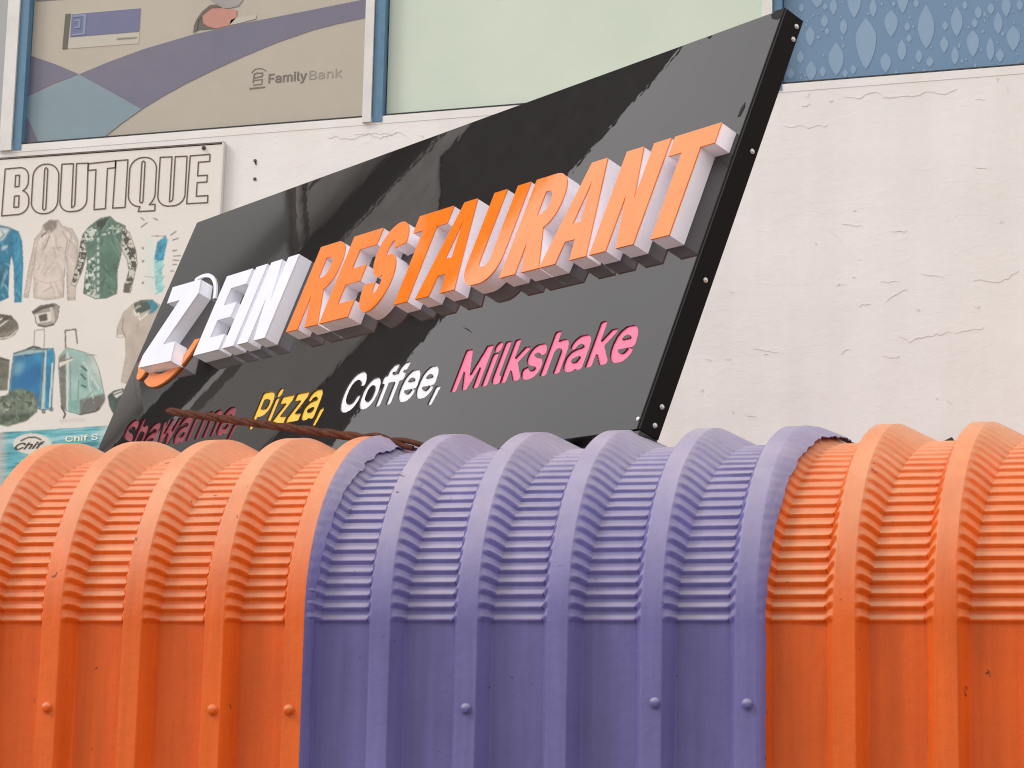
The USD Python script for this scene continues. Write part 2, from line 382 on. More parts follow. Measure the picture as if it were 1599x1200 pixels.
for a_, b_ in (((34.5, 226), (566, 185)), ((599, 182), (1189, 136)), ((1222, 133), (1836, 84))):
    xa, xb = W(*a_)[0], W(*b_)[0]
    obj('gasket', on_wall(Polygon([(xa, sill_z(xa) + .003), (xb, sill_z(xb) + .003), (xb, sill_z(xb) + .011), (xa, sill_z(xa) + .011)]), -.044, -.006), M_GAP, building)
p1 = pane((34.5, 226), (566, 185), M_BEIGE, 'pane with a bank advertisement film')
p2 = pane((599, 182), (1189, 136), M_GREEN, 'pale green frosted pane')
p4 = pane((1222, 133), (1836, 84), M_PANE4, 'blue pane printed with pale drops')
pane((-760, 284), (-577, 270), M_PALEPANE, 'pale blind pane at the end of the row')
pane((1874, 82), (2500, 30), M_GREEN, 'pale green frosted pane')
PO = .030                                       # panes lie 30 mm behind the wall face
def print_on(parent, name, pts, mat, lay=1, label=None, shape=None):
    s = shape if shape is not None else wall_shape(pts, -PO)
    return obj(name, on_wall(s.buffer(0), -PO + .0012 * (lay - 1) + .0002, -PO + .0012 * lay), mat, parent, label)
k = 2.665
S1 = lambda *pts: [(x / k, y / k) for x, y in pts]
lim = wall_shape([(35.5, 225.6), (565.5, 184.8), (592, -60), (62, -60)], -PO)
def P1(name, pts, mat, lay, label=None):
    print_on(p1, name, None, mat, lay, label, shape=wall_shape(pts, -PO).intersection(lim))
P1('printed_band', S1((330, 310), (450, 260), (600, 205), (800, 146), (1000, 101), (1300, 42), (1480, 6), (1600, -20), (1600, 62), (1525, 75), (1400, 102), (1300, 128), (1150, 180), (1000, 243), (880, 298), (770, 352), (680, 402), (590, 457)), M_BAND, 1)
P1('printed_band', S1((80, 219), (125, 232), (230, 268), (330, 310), (220, 352), (80, 418)), M_BAND, 1)
P1('printed_diamond', S1((330, 310.5), (590, 456), (510, 512), (425, 580), (160, 598), (80, 440), (80, 418)), M_DIAM, 2)
P1('printed_corner', S1((80, 450), (118, 495), (165, 602), (60, 615)), M_BAND, 3)
P1('printed_band', S1((110, -5), (330, -5), (140, 8), (110, 9)), M_BAND, 1)
P1('printed_card', S1((272, 59), (586, 34), (577, 182), (259, 206)), M_CREAM, 1)
P1('printed_card_edge', S1((273, 60), (296, 58), (281, 204), (260, 206)), M_OLIVE, 2)
P1('printed_card_field', S1((300, 61), (585, 36), (579, 133), (293, 156)), M_CARD, 2)
for q in (((305, 64), (362, 60), (356, 145), (298, 152), (299, 144), (346, 139), (350, 70), (304, 74)), ((312, 84), (338, 82), (334, 118), (308, 121), (309, 114), (326, 111), (328, 90), (311, 92))):
    P1('printed_emblem', S1(*q), M_CARDL, 3)
P1('printed_card_text', S1((487, 160), (568, 154), (568, 159), (487, 165)), M_INK2, 3)
c5 = lambda *pts: [(80 + x / 5., y / 5.) for x, y in pts]
P1('printed_sleeve', c5((1180, -60), (1250, 0), (1290, 30), (1340, 68), (1400, 66), (1462, 50), (1500, 0), (1530, -60)), M_GREY, 2)
P1('printed_sleeve_edge', c5((1240, 45), (1290, 38), (1335, 62), (1250, 68), (1180, 125), (1150, 160), (1140, 240), (1110, 262), (1118, 200), (1140, 150), (1180, 95)), M_BROWN, 3)
P1('printed_hand', c5((1180, 122), (1215, 85), (1262, 58), (1330, 66), (1380, 74), (1452, 82), (1448, 140), (1425, 165), (1392, 200), (1330, 215), (1285, 226), (1225, 210), (1190, 185)), M_PINK, 2)
P1('printed_hand_shade', c5((1142, 240), (1150, 165), (1182, 128), (1192, 186), (1226, 212), (1284, 228)), M_BROWN, 1)
P1('printed_cuff', c5((1392, 200), (1405, 160), (1450, 138), (1600, 120), (1600, 150), (1480, 182)), M_CREAM, 2)
# bank lettering, slanting with the pane's own edge
A0, A1 = W(419, 130.2, -PO), W(534, 120.6, -PO)
ex = (A1 - A0) / np.linalg.norm(A1 - A0); length = np.linalg.norm(A1 - A0)
def line_text(text, height, start, ex, ez, parent, mat, a, b, name='letter', length=None, N=OUT, shear=0., bold=True, label=None):
    s = word_shape(text, height, bold)
    if shear: s = affinity.affine_transform(s, [1, shear, 0, 1, 0, 0])
    if length: s = affinity.scale(s, length / (s.bounds[2] - s.bounds[0]), 1, origin=(0, 0))
    s = affinity.translate(s, -s.bounds[0], 0)
    ends = s.bounds[2]
    for L in split_letters(s):
        obj(name, frame_mesh(L, start, ex, ez, N, a, b), mat, parent, label)
    return ends
hF = np.linalg.norm(W(419.5, 130, -PO) - W(419.5, 116.2, -PO))
e = line_text('Family', hF, A0, ex, ZW, p1, M_INK, .0002, .0012, length=length * .525)
line_text('Bank', hF, A0 + ex * (length * .555), ex, ZW, p1, M_INK2, .0002, .0012, length=length * .445, bold=False)
c4b = lambda *pts: [(380 + x / 8.883, 90 + y / 8.883) for x, y in pts]
em = []
for pl, w in ((c4b((115, 215), (160, 168), (215, 152), (270, 160), (318, 190)), 1.5), (c4b((135, 355), (150, 235), (185, 218), (268, 218), (262, 262), (160, 285)), 2.2), (c4b((140, 320), (265, 305), (255, 372), (135, 385)), 1.6), (c4b((85, 435), (300, 412)), 2.6)):
    q = [W(*p, -PO) for p in pl]
    em.append(LineString([(p[0], p[2]) for p in q]).buffer(w * .5 * 8. / FPX, cap_style='flat'))
print_on(p1, 'printed_emblem', None, M_INK, 1, shape=unary_union(em))

# drops on the blue film: leaf shaped, wide in the middle
rng = random.Random(5)
drops = [(720, 245, 115, 285, .38), (555, 330, 85, 185, .45), (1055, 150, 92, 245, .5), (860, 132, 75, 150, .42), (1225, 120, 65, 170, .5), (1315, 245, 70, 150, .38), (1540, 215, 75, 140, .42), (410, 205, 52, 110, .4), (415, 395, 58, 110, .5), (830, 350, 60, 110, .45), (595, 150, 42, 92, .5), (490, 120, 40, 70, .5), (540, 40, 40, 92, .45), (655, 30, 75, 145, .3), (760, 45, 40, 105, .5), (920, 280, 50, 120, .5), (1015, 315, 38, 75, .5), (1155, 250, 45, 92, .45), (1215, 310, 42, 105, .5), (1412, 275, 45, 135, .5), (1455, 130, 50, 125, .5), (1500, 40, 52, 112, .4), (1465, 310, 45, 76, .5), (1575, 30, 36, 62, .5), (450, 10, 62, 70, .3), (925, 20, 60, 110, .25), (1415, 50, 36, 62, .5), (1345, 70, 40, 72, .5), (355, 320, 40, 70, .5), (1075, 345, 40, 60, .5), (480, 400, 34, 60, .5), (650, 388, 30, 55, .5), (605, 410, 30, 46, .5), (950, 150, 32, 50, .5), (960, 215, 30, 46, .5), (1325, 130, 34, 52, .5), (300, 410, 44, 60, .5), (362, 45, 30, 52, .5), (1000, 20, 30, 50, .5), (1270, 30, 30, 50, .5), (1160, 145, 32, 52, .5)]
def leaf(w, h, m):
    t = np.linspace(0, 1, 13)
    y = h * (.5 - t); half = .5 * w * np.where(t < m, np.sin(np.pi / 2 * t / m) ** 1.0, np.cos(np.pi / 2 * np.minimum((t - m) / (1 - m), 1)) ** .8)
    return [(half[i], -y[i]) for i in range(13)] + [(-half[i], -y[i]) for i in range(12, -1, -1)]
taken = []
def drop_shape(cx, cy, w, h, m):
    pts = [(1150 + (cx + a) / 3.561, (cy + b) / 3.561) for a, b in leaf(w, h, m)]
    return wall_shape(pts, -PO).buffer(0)
for (cx, cy, w, h, m) in drops:
    taken.append((cx, cy, max(w, 40) / 2, h / 2))
    obj('printed_drop', on_wall(drop_shape(cx, cy, w, h, m), -PO + .0002, -PO + .0012), M_DROP, p4)
small, tries = [], 0
while len(small) < 330 and tries < 9000:
    tries += 1
    cx, cy = rng.uniform(280, 2350), rng.uniform(-700, 470)
    if cy > 470 - (cx - 240) * .081: continue
    big = rng.random()
    w = 10 + 26 * big ** 3; h = w * rng.uniform(1.1, 1.9)
    if cx > 1600 or cy < -60:
        w *= 2.1; h *= 2.1
    if any(((cx - a) / (c + w * .6)) ** 2 + ((cy - b) / (d + h * .6)) ** 2 < 1 for a, b, c, d in taken): continue
    taken.append((cx, cy, w / 2, h / 2)); small.append(on_wall(drop_shape(cx, cy, w, h, .5), -PO + .0002, -PO + .0012))
obj('printed_droplets', cat(small), M_DROP, p4, 'fine droplets between the larger printed drops', kind='stuff')

# cracks and chips in the plaster
def crack(pts, w, seed):
    r = np.random.default_rng(seed)
    q = np.array([W(*p)[[0, 2]] for p in pts])
    d = np.r_[0, np.cumsum(np.linalg.norm(np.diff(q, axis=0), axis=1))]
    n = max(6, int(d[-1] / .012)); t = np.linspace(0, d[-1], n)
    x, z = np.interp(t, d, q[:, 0]), np.interp(t, d, q[:, 1]) + r.normal(0, .0028, n)
    half = w * .5 * np.clip(r.normal(.7, .45, n), .08, 1.6) * np.minimum(1, np.minimum(np.arange(n), np.arange(n)[::-1]) / 3. + .05)
    s = Polygon(list(zip(x, z + half)) + list(zip(x[::-1], (z - half)[::-1]))).buffer(0)
    return on_wall(s, -.004, .0010)
z6 = lambda *pts: [(1150 + x / 3.561, y / 3.561) for x, y in pts]
k6 = lambda *pts: [(1000 + x / 2.666, 400 + y / 2.666) for x, y in pts]
k3 = lambda *pts: [(1000 + x / 2.666, y / 2.666) for x, y in pts]
k2 = lambda *pts: [(500 + x / 2.665, y / 2.665) for x, y in pts]
CR = [(z6((600, 542), (690, 548), (730, 525), (770, 505), (830, 540), (930, 535), (990, 540), (1040, 518), (1090, 508), (1150, 525), (1225, 498)), .006), (z6((360, 597), (412, 580)), .012), (z6((385, 540), (408, 528)), .012), (z6((515, 563), (540, 561)), .012), (z6((1272, 420), (1310, 418), (1352, 432)), .010), (z6((1498, 468), (1512, 520)), .010), (z6((1440, 440), (1462, 445)), .010), (z6((620, 465), (660, 468), (700, 460)), .004), (z6((1330, 545), (1380, 552)), .004),
      (k6((1000, 106), (1080, 108)), .008), (k6((1170, 72), (1200, 78), (1262, 88)), .008), (k6((1388, 104), (1440, 102), (1492, 112), (1530, 90), (1575, 64)), .007), (k6((1112, 138), (1060, 165), (1025, 188)), .006), (k6((898, 203), (962, 205)), .007), (k6((1078, 338), (1100, 338), (1120, 352), (1150, 345), (1230, 330), (1295, 320)), .007), (k6((1310, 318), (1430, 300)), .003), (k6((512, 412), (534, 414)), .016), (k6((366, 145), (390, 149)), .010), (k6((250, 558), (266, 562)), .012), (k6((1228, 594), (1243, 597)), .014), (k6((1276, 608), (1300, 618)), .008), (k6((1146, 225), (1168, 228)), .010), (k6((815, 120), (830, 121)), .010), (k6((380, 648), (390, 650)), .01), (k6((430, 660), (480, 668)), .004), (k6((1390, 210), (1415, 211)), .005), (k6((830, 400), (880, 392)), .004), (k6((270, 432), (300, 438)), .006), (k6((355, 430), (378, 432)), .006), (k6((470, 385), (572, 404)), .003), (k6((1010, 420), (1080, 424)), .004),
      (k3((724, 1010), (736, 1022)), .014), (k3((790, 960), (845, 1010)), .004), (k3((1050, 965), (1110, 962)), .006), (k3((1495, 927), (1515, 929)), .010), (k3((885, 880), (903, 881)), .010), (k3((908, 1078), (916, 1088)), .012), (k3((600, 528), (780, 525)), .003), (k3((1390, 700), (1440, 704)), .004), (k3((840, 935), (920, 940)), .004), (k3((880, 1150), (900, 1160)), .008), (k3((820, 1185), (850, 1188)), .008),
      (k2((30, 575), (70, 570), (130, 580), (200, 560), (250, 575), (330, 550), (362, 570)), .006), (k2((410, 565), (432, 568)), .005), (k2((700, 690), (740, 672)), .004), (k2((140, 560), (320, 556)), .003)]
for i, (pts, w) in enumerate(CR):
    obj('crack', crack(pts, w * .55, i), M_CRACK, building)
for p in ((398.5, 251.5), (398, 280)):
    obj('screw_hole', dome_bolt(W(*p), OUT, .0055, .005, 1.2), M_STEEL, building)
obj('stain', on_wall(wall_shape([(400, 250), (401, 258), (399, 258), (397, 251)]), -.001, .0015), M_GAP, building)

# ------------------------------------------------------------------ poster on the wall
PTH = .012
poster = thing('boutique_poster', W(170, 500), 'printed boutique poster with shirts, belts and suitcases on the white wall', 'poster')
def Wp(x, y): return W(x, y, PTH)
NX, NZ = 470, 600
TL, TR, BL, BR = map(np.array, ((-62., 254.5), (350.5, 225.5), (-88., 777.), (324., 762.)))
s_, t_ = np.meshgrid(np.linspace(0, 1, NX), np.linspace(0, 1, NZ))
PP = ((1 - s_) * (1 - t_))[..., None] * TL + (s_ * (1 - t_))[..., None] * TR + ((1 - s_) * t_)[..., None] * BL + (s_ * t_)[..., None] * BR
px, py = PP[..., 0], PP[..., 1]
col = np.ones((NZ, NX, 3)) * np.array(lin(219, 213, 206))
fb = lambda sc, seed, o=4: meshkit.fbm(np.stack([px * sc, py * sc, np.zeros_like(px)], -1), o, seed)
FB1, FB2, FB3 = fb(.05, 1), fb(.16, 2), fb(.30, 3)
col *= (.965 + .07 * fb(.02, 9))[..., None]
za = lambda *p: [(x / 4.4417, 220 + y / 4.4417) for x, y in p]
zb = lambda *p: [(x / 4.8, 460 + y / 4.8) for x, y in p]
def mask(pts, soft=.8):
    m = shapely.contains_xy(Polygon(pts).buffer(0), px, py).astype(float)
    return gaussian_filter(m, soft)
def lay(m, c, a=1.0):
    global col
    c = np.asarray(c, float)
    m = (m * a)[..., None]
    col = col * (1 - m) + m * c
def stroke(pts, w, c, a=1.0, soft=.6):
    m = shapely.contains_xy(LineString(pts).buffer(w / 2), px, py).astype(float)
    lay(gaussian_filter(m, soft), lin(*c), a)
def tone(c, n, amt):
    return np.array(lin(*c))[None, None] * (1 + amt * (n - .5) * 2)[..., None]
# shirts
lay(mask(za((-260, 600), (0, 585), (60, 598), (130, 630), (155, 700), (162, 860), (150, 1122), (100, 1125), (95, 870), (80, 800), (65, 900), (60, 1090), (0, 1117), (-200, 1110))), tone((32, 105, 132), FB1, .5))
lay(mask(za((92, 640), (140, 660), (158, 860), (148, 1118), (104, 1120), (100, 860)), 1.5), lin(48, 140, 172), .8)
lay(mask(za((-30, 600), (70, 612), (20, 690), (-30, 700)), 2), lin(208, 214, 210), .85)
lay(mask(za((12, 735), (55, 722), (50, 745), (10, 765)), 1), lin(190, 205, 205), .7)
lay(mask(za((30, 920), (55, 900), (20, 1010), (0, 1040)), 1.5), lin(150, 195, 200), .6)
cream = za((296, 590), (340, 552), (405, 550), (430, 592), (500, 612), (538, 680), (536, 900), (520, 1106), (470, 1106), (470, 900), (456, 790), (445, 960), (440, 1085), (330, 1106), (235, 1090), (236, 900), (246, 780), (230, 900), (196, 1090), (165, 1085), (200, 880), (232, 740), (242, 680), (290, 625))
mc = mask(cream); lay(mc, tone((203, 190, 180), FB1, .18))
edge = np.clip(mc - gaussian_filter(mc, 5) * 1.0, 0, 1); lay(edge * mc, lin(150, 138, 128), .9)
lay(mask(za((300, 585), (340, 556), (398, 556), (392, 605), (345, 648), (312, 625)), 1), lin(122, 112, 102), .9)
stroke(za((322, 640), (300, 650), (288, 668)), 2.2, (92, 84, 76)); stroke(za((350, 645), (322, 720), (302, 756)), 2.0, (140, 128, 116), .9)
stroke(za((360, 745), (428, 742)), 1.3, (160, 148, 138), .8); stroke(za((470, 690), (452, 790), (450, 830)), 1.6, (150, 138, 128), .9)
stroke(za((240, 960), (330, 990), (430, 965)), 1.2, (175, 163, 152), .7); stroke(za((545, 690), (538, 830)), 1.2, (160, 150, 140), .5)
green = za((665, 560), (700, 538), (765, 525), (800, 560), (872, 592), (855, 700), (838, 800), (815, 900), (812, 1060), (740, 1092), (660, 1096), (580, 1060), (590, 950), (606, 860), (600, 760), (570, 660), (610, 605))
mg = mask(green); lay(mg, tone((84, 112, 96), FB1, .4))
flo = np.clip((FB3 - .5) * 9 + .5, 0, 1)
lay(mask(za((570, 640), (660, 590), (680, 640), (650, 690), (600, 700))) * flo, lin(205, 210, 198), .95)
lay(mask(za((590, 860), (660, 780), (668, 1095), (580, 1060))) * np.clip((fb(.2, 12) - .47) * 9 + .3, 0, 1), lin(206, 214, 202), .95)
lay(mask(za((700, 660), (790, 570), (880, 600), (830, 640))) * flo, lin(190, 198, 184), .9)
lay(mask(za((590, 960), (655, 935), (640, 985), (585, 1000)), 1.2), lin(60, 70, 60), .7)
for sl in (za((850, 595), (900, 640), (942, 760), (952, 850), (905, 1056), (855, 1050), (895, 900), (880, 820), (838, 750)), za((584, 640), (604, 780), (572, 900), (525, 1012), (494, 1000), (540, 830), (560, 700))):
    ms = mask(sl); lay(ms, lin(196, 193, 180)); lay(ms * np.clip((fb(.27, 21) - .48) * 14 + .5, 0, 1), lin(62, 60, 50), .95)
lay(mask(za((862, 990), (905, 985), (898, 1058), (856, 1050))), lin(92, 92, 80))
lay(mask(za((668, 562), (762, 527), (735, 580), (686, 652))), lin(58, 62, 52))
for b_ in np.linspace(690, 1080, 9): lay(mask(za((674, b_ - 14), (690, b_ - 14), (688, b_ + 14), (672, b_ + 14))), lin(196, 208, 196), .9)
for q in ((640, 985, 655, 1085), (655, 1000, 668, 1092)): stroke(za((q[0], q[1]), (q[2], q[3])), 1.5, (215, 215, 205), .8)
lay(mask(za((1010, 660), (1060, 655), (1080, 930), (1130, 1050), (1010, 1050), (1000, 800)), 1.5), lin(206, 214, 205), .7)
mt = mask(za((1090, 705), (1148, 660), (1164, 690), (1140, 800), (1124, 900), (1132, 1050), (1082, 1052), (1074, 930), (1068, 830)))
lay(mt, np.where((py < 220 + 830 / 4.4417)[..., None], tone((62, 146, 172), FB2, .6), tone((148, 200, 200), FB2, .35)))
for y0 in (720, 790, 860, 940, 1010): stroke(za((1080, y0 + 55), (1120, y0 + 30), (1140, y0)), 1.6, (40, 110, 135) if y0 < 860 else (90, 160, 165), .75)
stroke(za((1052, 662), (1150, 662)), 1.3, (120, 120, 110)); stroke(za((1000, 940), (1075, 950)), 1.2, (150, 170, 165))
for q in ((978, 535, 1000, 552), (980, 600, 1020, 570), (1068, 540, 1095, 552), (1185, 655, 1222, 630), (1198, 690, 1236, 678), (1200, 765, 1225, 760), (1205, 802, 1250, 798), (1200, 828, 1240, 832), (1198, 862, 1225, 860), (1185, 905, 1205, 905)):
    stroke(za(q[:2], q[2:]), 2.0, (98, 92, 82), .85)
for y0 in (745, 835, 985): lay(mask(za((984, y0 - 7), (1000, y0 - 7), (998, y0 + 9), (984, y0 + 9))), lin(100, 96, 86))
def outline(pts, w, c, a=.8):
    stroke(list(pts) + [pts[0]], w, c, a, .5)
def folds(pts, seed, n, dark, light, lo=6, hi=26, lean=.25):
    """creases of cloth: short curved strokes kept inside the garment"""
    r_ = np.random.default_rng(seed); P_ = Polygon(pts).buffer(-1.2); x0_, y0_, x1_, y1_ = P_.bounds
    inside = gaussian_filter(shapely.contains_xy(P_, px, py).astype(float), .5)
    for k_ in range(n):
        cx_, cy_ = r_.uniform(x0_, x1_), r_.uniform(y0_, y1_); L_ = r_.uniform(lo, hi); th_ = np.pi / 2 + r_.normal(0, lean) + (.5 if cx_ < (x0_ + x1_) / 2 else -.5); b_ = r_.normal(0, 2.2)
        t = np.linspace(-.5, .5, 7)
        ln = [(cx_ + L_ * v * math.cos(th_) + b_ * (1 - 4 * v * v) * math.sin(th_), cy_ + L_ * v * math.sin(th_) - b_ * (1 - 4 * v * v) * math.cos(th_)) for v in t]
        m = shapely.contains_xy(LineString(ln).buffer(r_.uniform(.5, 1.5)), px, py).astype(float)
        lay(gaussian_filter(m, .8) * inside, lin(*(dark if k_ % 3 else light)), r_.uniform(.3, .75))
teal_b = za((0, 600), (60, 640), (90, 690), (85, 800), (65, 900), (60, 1090), (-60, 1110), (-60, 600))
folds(teal_b, 1, 30, (16, 72, 96), (120, 180, 195)); folds(za((92, 640), (140, 660), (158, 860), (148, 1118), (104, 1120), (100, 860)), 2, 14, (24, 92, 124), (90, 170, 196), lean=.1)
folds(cream, 3, 60, (164, 151, 141), (222, 213, 204)); folds(green, 4, 46, (52, 72, 60), (128, 156, 140))
outline(cream, 1.1, (140, 128, 118), .75); outline(green, 1.2, (58, 70, 60), .7)
outline(za((850, 595), (900, 640), (942, 760), (952, 850), (905, 1056), (855, 1050), (895, 900), (880, 820), (838, 750)), 1.1, (92, 90, 78), .8)
outline(za((584, 640), (604, 780), (572, 900), (525, 1012), (494, 1000), (540, 830), (560, 700)), 1.1, (92, 90, 78), .7)
stroke(za((455, 610), (500, 650), (470, 760), (462, 900), (470, 1100)), 1.3, (150, 138, 128), .8); stroke(za((246, 780), (262, 700), (290, 640)), 1.3, (160, 148, 138), .7)
# belts
lay(mask(zb((240, 132), (300, 86), (410, 68), (446, 92), (432, 180), (402, 230), (330, 246), (270, 216), (262, 160))), tone((150, 141, 130), FB2, .35))
lay(mask(zb((242, 132), (300, 92), (408, 72), (414, 90), (320, 112), (256, 148))), lin(82, 74, 66))
lay(mask(zb((262, 152), (384, 128), (388, 202), (276, 218))), lin(214, 207, 196)); lay(mask(zb((288, 158), (352, 142), (358, 196), (300, 206))), lin(86, 78, 70))
lay(mask(zb((372, 100), (396, 96), (412, 200), (392, 214))), lin(200, 194, 184), .8); stroke(zb((285, 232), (340, 243), (400, 226)), 2.2, (84, 78, 70))
el = [(-10 + 150 * math.cos(a) + 0, 245 + 98 * math.sin(a)) for a in np.linspace(0, 2 * np.pi, 30)]
lay(mask(zb(*el)), tone((104, 98, 86), FB2, .5))
for q in (((-10, 330), (70, 322), (128, 270)), ((0, 238), (50, 200), (90, 168)), ((-10, 200), (40, 160))): stroke(zb(*q), 2.4, (206, 198, 186), .9)
stroke(zb((-10, 305), (60, 300), (120, 262)), 5, (140, 132, 118), .7)
lay(mask(zb((0, 150), (90, 158), (100, 190), (30, 195))), lin(72, 66, 58), .9)
# suitcases
stroke(zb((254, 400), (262, 272), (334, 260), (330, 400)), 1.7, (160, 150, 140)); stroke(zb((492, 400), (490, 272), (568, 262), (580, 368)), 2.4, (112, 104, 94))
lay(mask(zb((105, 440), (230, 400), (345, 408), (398, 402), (412, 460), (386, 862), (310, 868), (68, 745), (82, 600))), tone((150, 178, 180), FB2, .2))
lay(mask(zb((106, 462), (330, 432), (306, 700), (300, 850), (72, 742), (84, 600)), 1.5), tone((38, 116, 158), FB1, .45))
lay(mask(zb((150, 560), (310, 520), (300, 700), (120, 700)), 5), lin(18, 96, 148), .8); lay(mask(zb((110, 520), (180, 500), (170, 580), (100, 610)), 4), lin(130, 178, 190), .6)
lay(mask(zb((346, 420), (398, 404), (408, 470), (380, 858), (338, 858)), 1), tone((44, 128, 162), FB2, .5))
stroke(zb((345, 425), (322, 850)), 1.8, (190, 200, 196)); stroke(zb((395, 520), (372, 850)), 2.6, (206, 210, 204), .9); stroke(zb((108, 446), (220, 412), (352, 415)), 2.2, (110, 112, 106)); stroke(zb((210, 408), (255, 392), (300, 404)), 3.2, (80, 78, 72)); stroke(zb((188, 462), (230, 456)), 1.8, (20, 50, 80))
stroke(zb((100, 470), (330, 440)), 1.5, (70, 90, 100), .7); stroke(zb((330, 440), (300, 860)), 2, (24, 66, 92), .7)
for c_ in ((328, 878), (385, 862)): lay(mask(zb(*[(c_[0] + 15 * math.cos(a), c_[1] + 18 * math.sin(a)) for a in np.linspace(0, 6.28, 14)])), lin(84, 80, 74)); lay(mask(zb(*[(c_[0] + 6 * math.cos(a), c_[1] + 8 * math.sin(a)) for a in np.linspace(0, 6.28, 14)])), lin(180, 176, 168))
sc = zb((442, 470), (500, 400), (620, 430), (700, 462), (742, 560), (760, 640), (788, 780), (742, 868), (600, 902), (462, 862), (440, 560))
m2 = mask(sc); fade = np.clip((px - 640 / 4.8) / (130 / 4.8), 0, 1) * np.clip((460 + 700 / 4.8 - py) / 34, 0, 1)
lay(m2 * (1 - .85 * fade), tone((152, 182, 174), FB1, .25))
lay(mask(zb((442, 480), (490, 440), (496, 860), (462, 862), (448, 640))), tone((116, 114, 104), FB2, .3)); lay(mask(zb((596, 790), (780, 745), (788, 800), (742, 868), (600, 900)), 1.5), lin(98, 88, 82), .9)
stroke(zb((508, 440), (505, 880)), 2.6, (206, 206, 196)); stroke(zb((530, 470), (528, 800)), 2, (120, 152, 148)); stroke(zb((590, 640), (580, 890)), 1.6, (110, 140, 136))
lay(mask(zb((436, 520), (520, 470), (552, 490), (470, 535), (445, 548))), lin(210, 205, 194)); stroke(zb((470, 500), (540, 476)), 2, (110, 104, 96))
stroke(zb((600, 560), (625, 508), (655, 545), (668, 690), (700, 780)), 1.7, (196, 204, 196)); lay(mask(zb((600, 690), (612, 520), (650, 560), (660, 720)), 1.5), lin(120, 156, 152), .7)
for q in (((612, 540), (650, 572)), ((610, 600), (640, 636)), ((615, 682), (640, 694))): stroke(zb(*q), 3, (70, 82, 80), .85)
lay(mask(zb((512, 800), (590, 790), (590, 880), (520, 890))), tone((124, 168, 158), FB2, .3)); stroke(zb((640, 462), (690, 452), (725, 458)), 1.4, (140, 140, 130), .8)
for q in (((462, 840), (490, 900), (478, 925)), ((600, 900), (720, 876), (742, 850))): stroke(zb(*q), 3, (78, 70, 64))
lay(mask(zb((440, 940), (640, 930), (640, 950), (450, 962)), 2), lin(196, 186, 176), .7)
# bags
lay(mask(zb((-200, 480), (0, 468), (72, 490), (66, 600), (58, 720), (-200, 740)), 1), tone((104, 104, 90), FB2, .5)); stroke(zb((-10, 478), (68, 496)), 2, (70, 66, 58))
lay(mask(zb((-200, 800), (40, 760), (90, 720), (160, 702), (262, 742), (284, 800), (280, 880), (200, 950), (60, 992), (-20, 975), (-200, 960)), 1), tone((96, 108, 90), FB2, .75))
lay(mask(zb((-10, 905), (150, 900), (260, 890), (150, 945), (20, 960)), 2), lin(64, 74, 58), .7); lay(mask(zb((0, 820), (60, 790), (90, 860), (20, 900)), 2) * flo, lin(176, 176, 160), .8); lay(mask(zb((180, 800), (270, 780), (270, 860), (200, 870)), 3), lin(150, 156, 138), .6)
# polo shirt
mp_ = mask(zb((1000, 70), (1140, 42), (1200, 80), (1330, 140), (1330, 720), (1100, 690), (1000, 690), (908, 655), (945, 460), (938, 290), (922, 322), (876, 322), (880, 250), (925, 140)))
lay(mp_, tone((186, 173, 160), FB1, .16)); lay(mask(zb((1004, 66), (1060, 42), (1140, 42), (1130, 112), (1040, 150), (1006, 118))), lin(72, 84, 76)); lay(mask(zb((1098, 42), (1145, 40), (1192, 92), (1150, 140), (1108, 150), (1135, 100))), lin(46, 128, 148))
stroke(zb((1004, 118), (1020, 158), (1040, 140)), 2.2, (226, 220, 210)); stroke(zb((1042, 150), (1046, 192), (1110, 142)), 2, (226, 220, 210)); stroke(zb((1036, 190), (1028, 290)), 1, (150, 138, 126), .8); stroke(zb((878, 312), (922, 312)), 2.5, (225, 219, 208)); stroke(zb((925, 180), (915, 260), (940, 320)), 2, (130, 120, 108), .7); stroke(zb((980, 300), (1010, 480), (960, 640)), 5, (168, 156, 143), .6, 3)
lay(mask(zb((806, 760), (850, 722), (920, 705), (970, 740), (975, 860), (850, 900), (820, 840))), tone((66, 80, 74), FB2, .4)); lay(mask(zb((845, 742), (912, 716), (925, 740), (870, 778))), lin(212, 208, 198)); stroke(zb((856, 752), (915, 730)), 2.2, (96, 96, 88))
outline(zb((105, 440), (230, 400), (345, 408), (398, 402), (412, 460), (386, 862), (310, 868), (68, 745), (82, 600)), 1.2, (44, 84, 104), .8)
outline(sc, 1.2, (92, 100, 94), .75); outline(zb((240, 132), (300, 86), (410, 68), (446, 92), (432, 180), (402, 230), (330, 246), (270, 216), (262, 160)), 1.2, (78, 70, 62), .85)
polo = zb((1000, 70), (1140, 42), (1200, 80), (1330, 140), (1330, 720), (1100, 690), (1000, 690), (908, 655), (945, 460), (938, 290), (922, 322), (876, 322), (880, 250), (925, 140))
folds(polo, 7, 36, (158, 145, 132), (204, 193, 181)); outline(polo, 1.1, (140, 128, 116), .7)
folds(zb((0, 760), (160, 702), (262, 742), (284, 800), (270, 880), (60, 985), (-20, 970)), 8, 40, (52, 60, 46), (150, 156, 138), 4, 14, 1.2)
folds(zb((596, 520), (700, 470), (750, 640), (780, 780), (600, 880)), 9, 14, (110, 140, 136), (206, 214, 206))
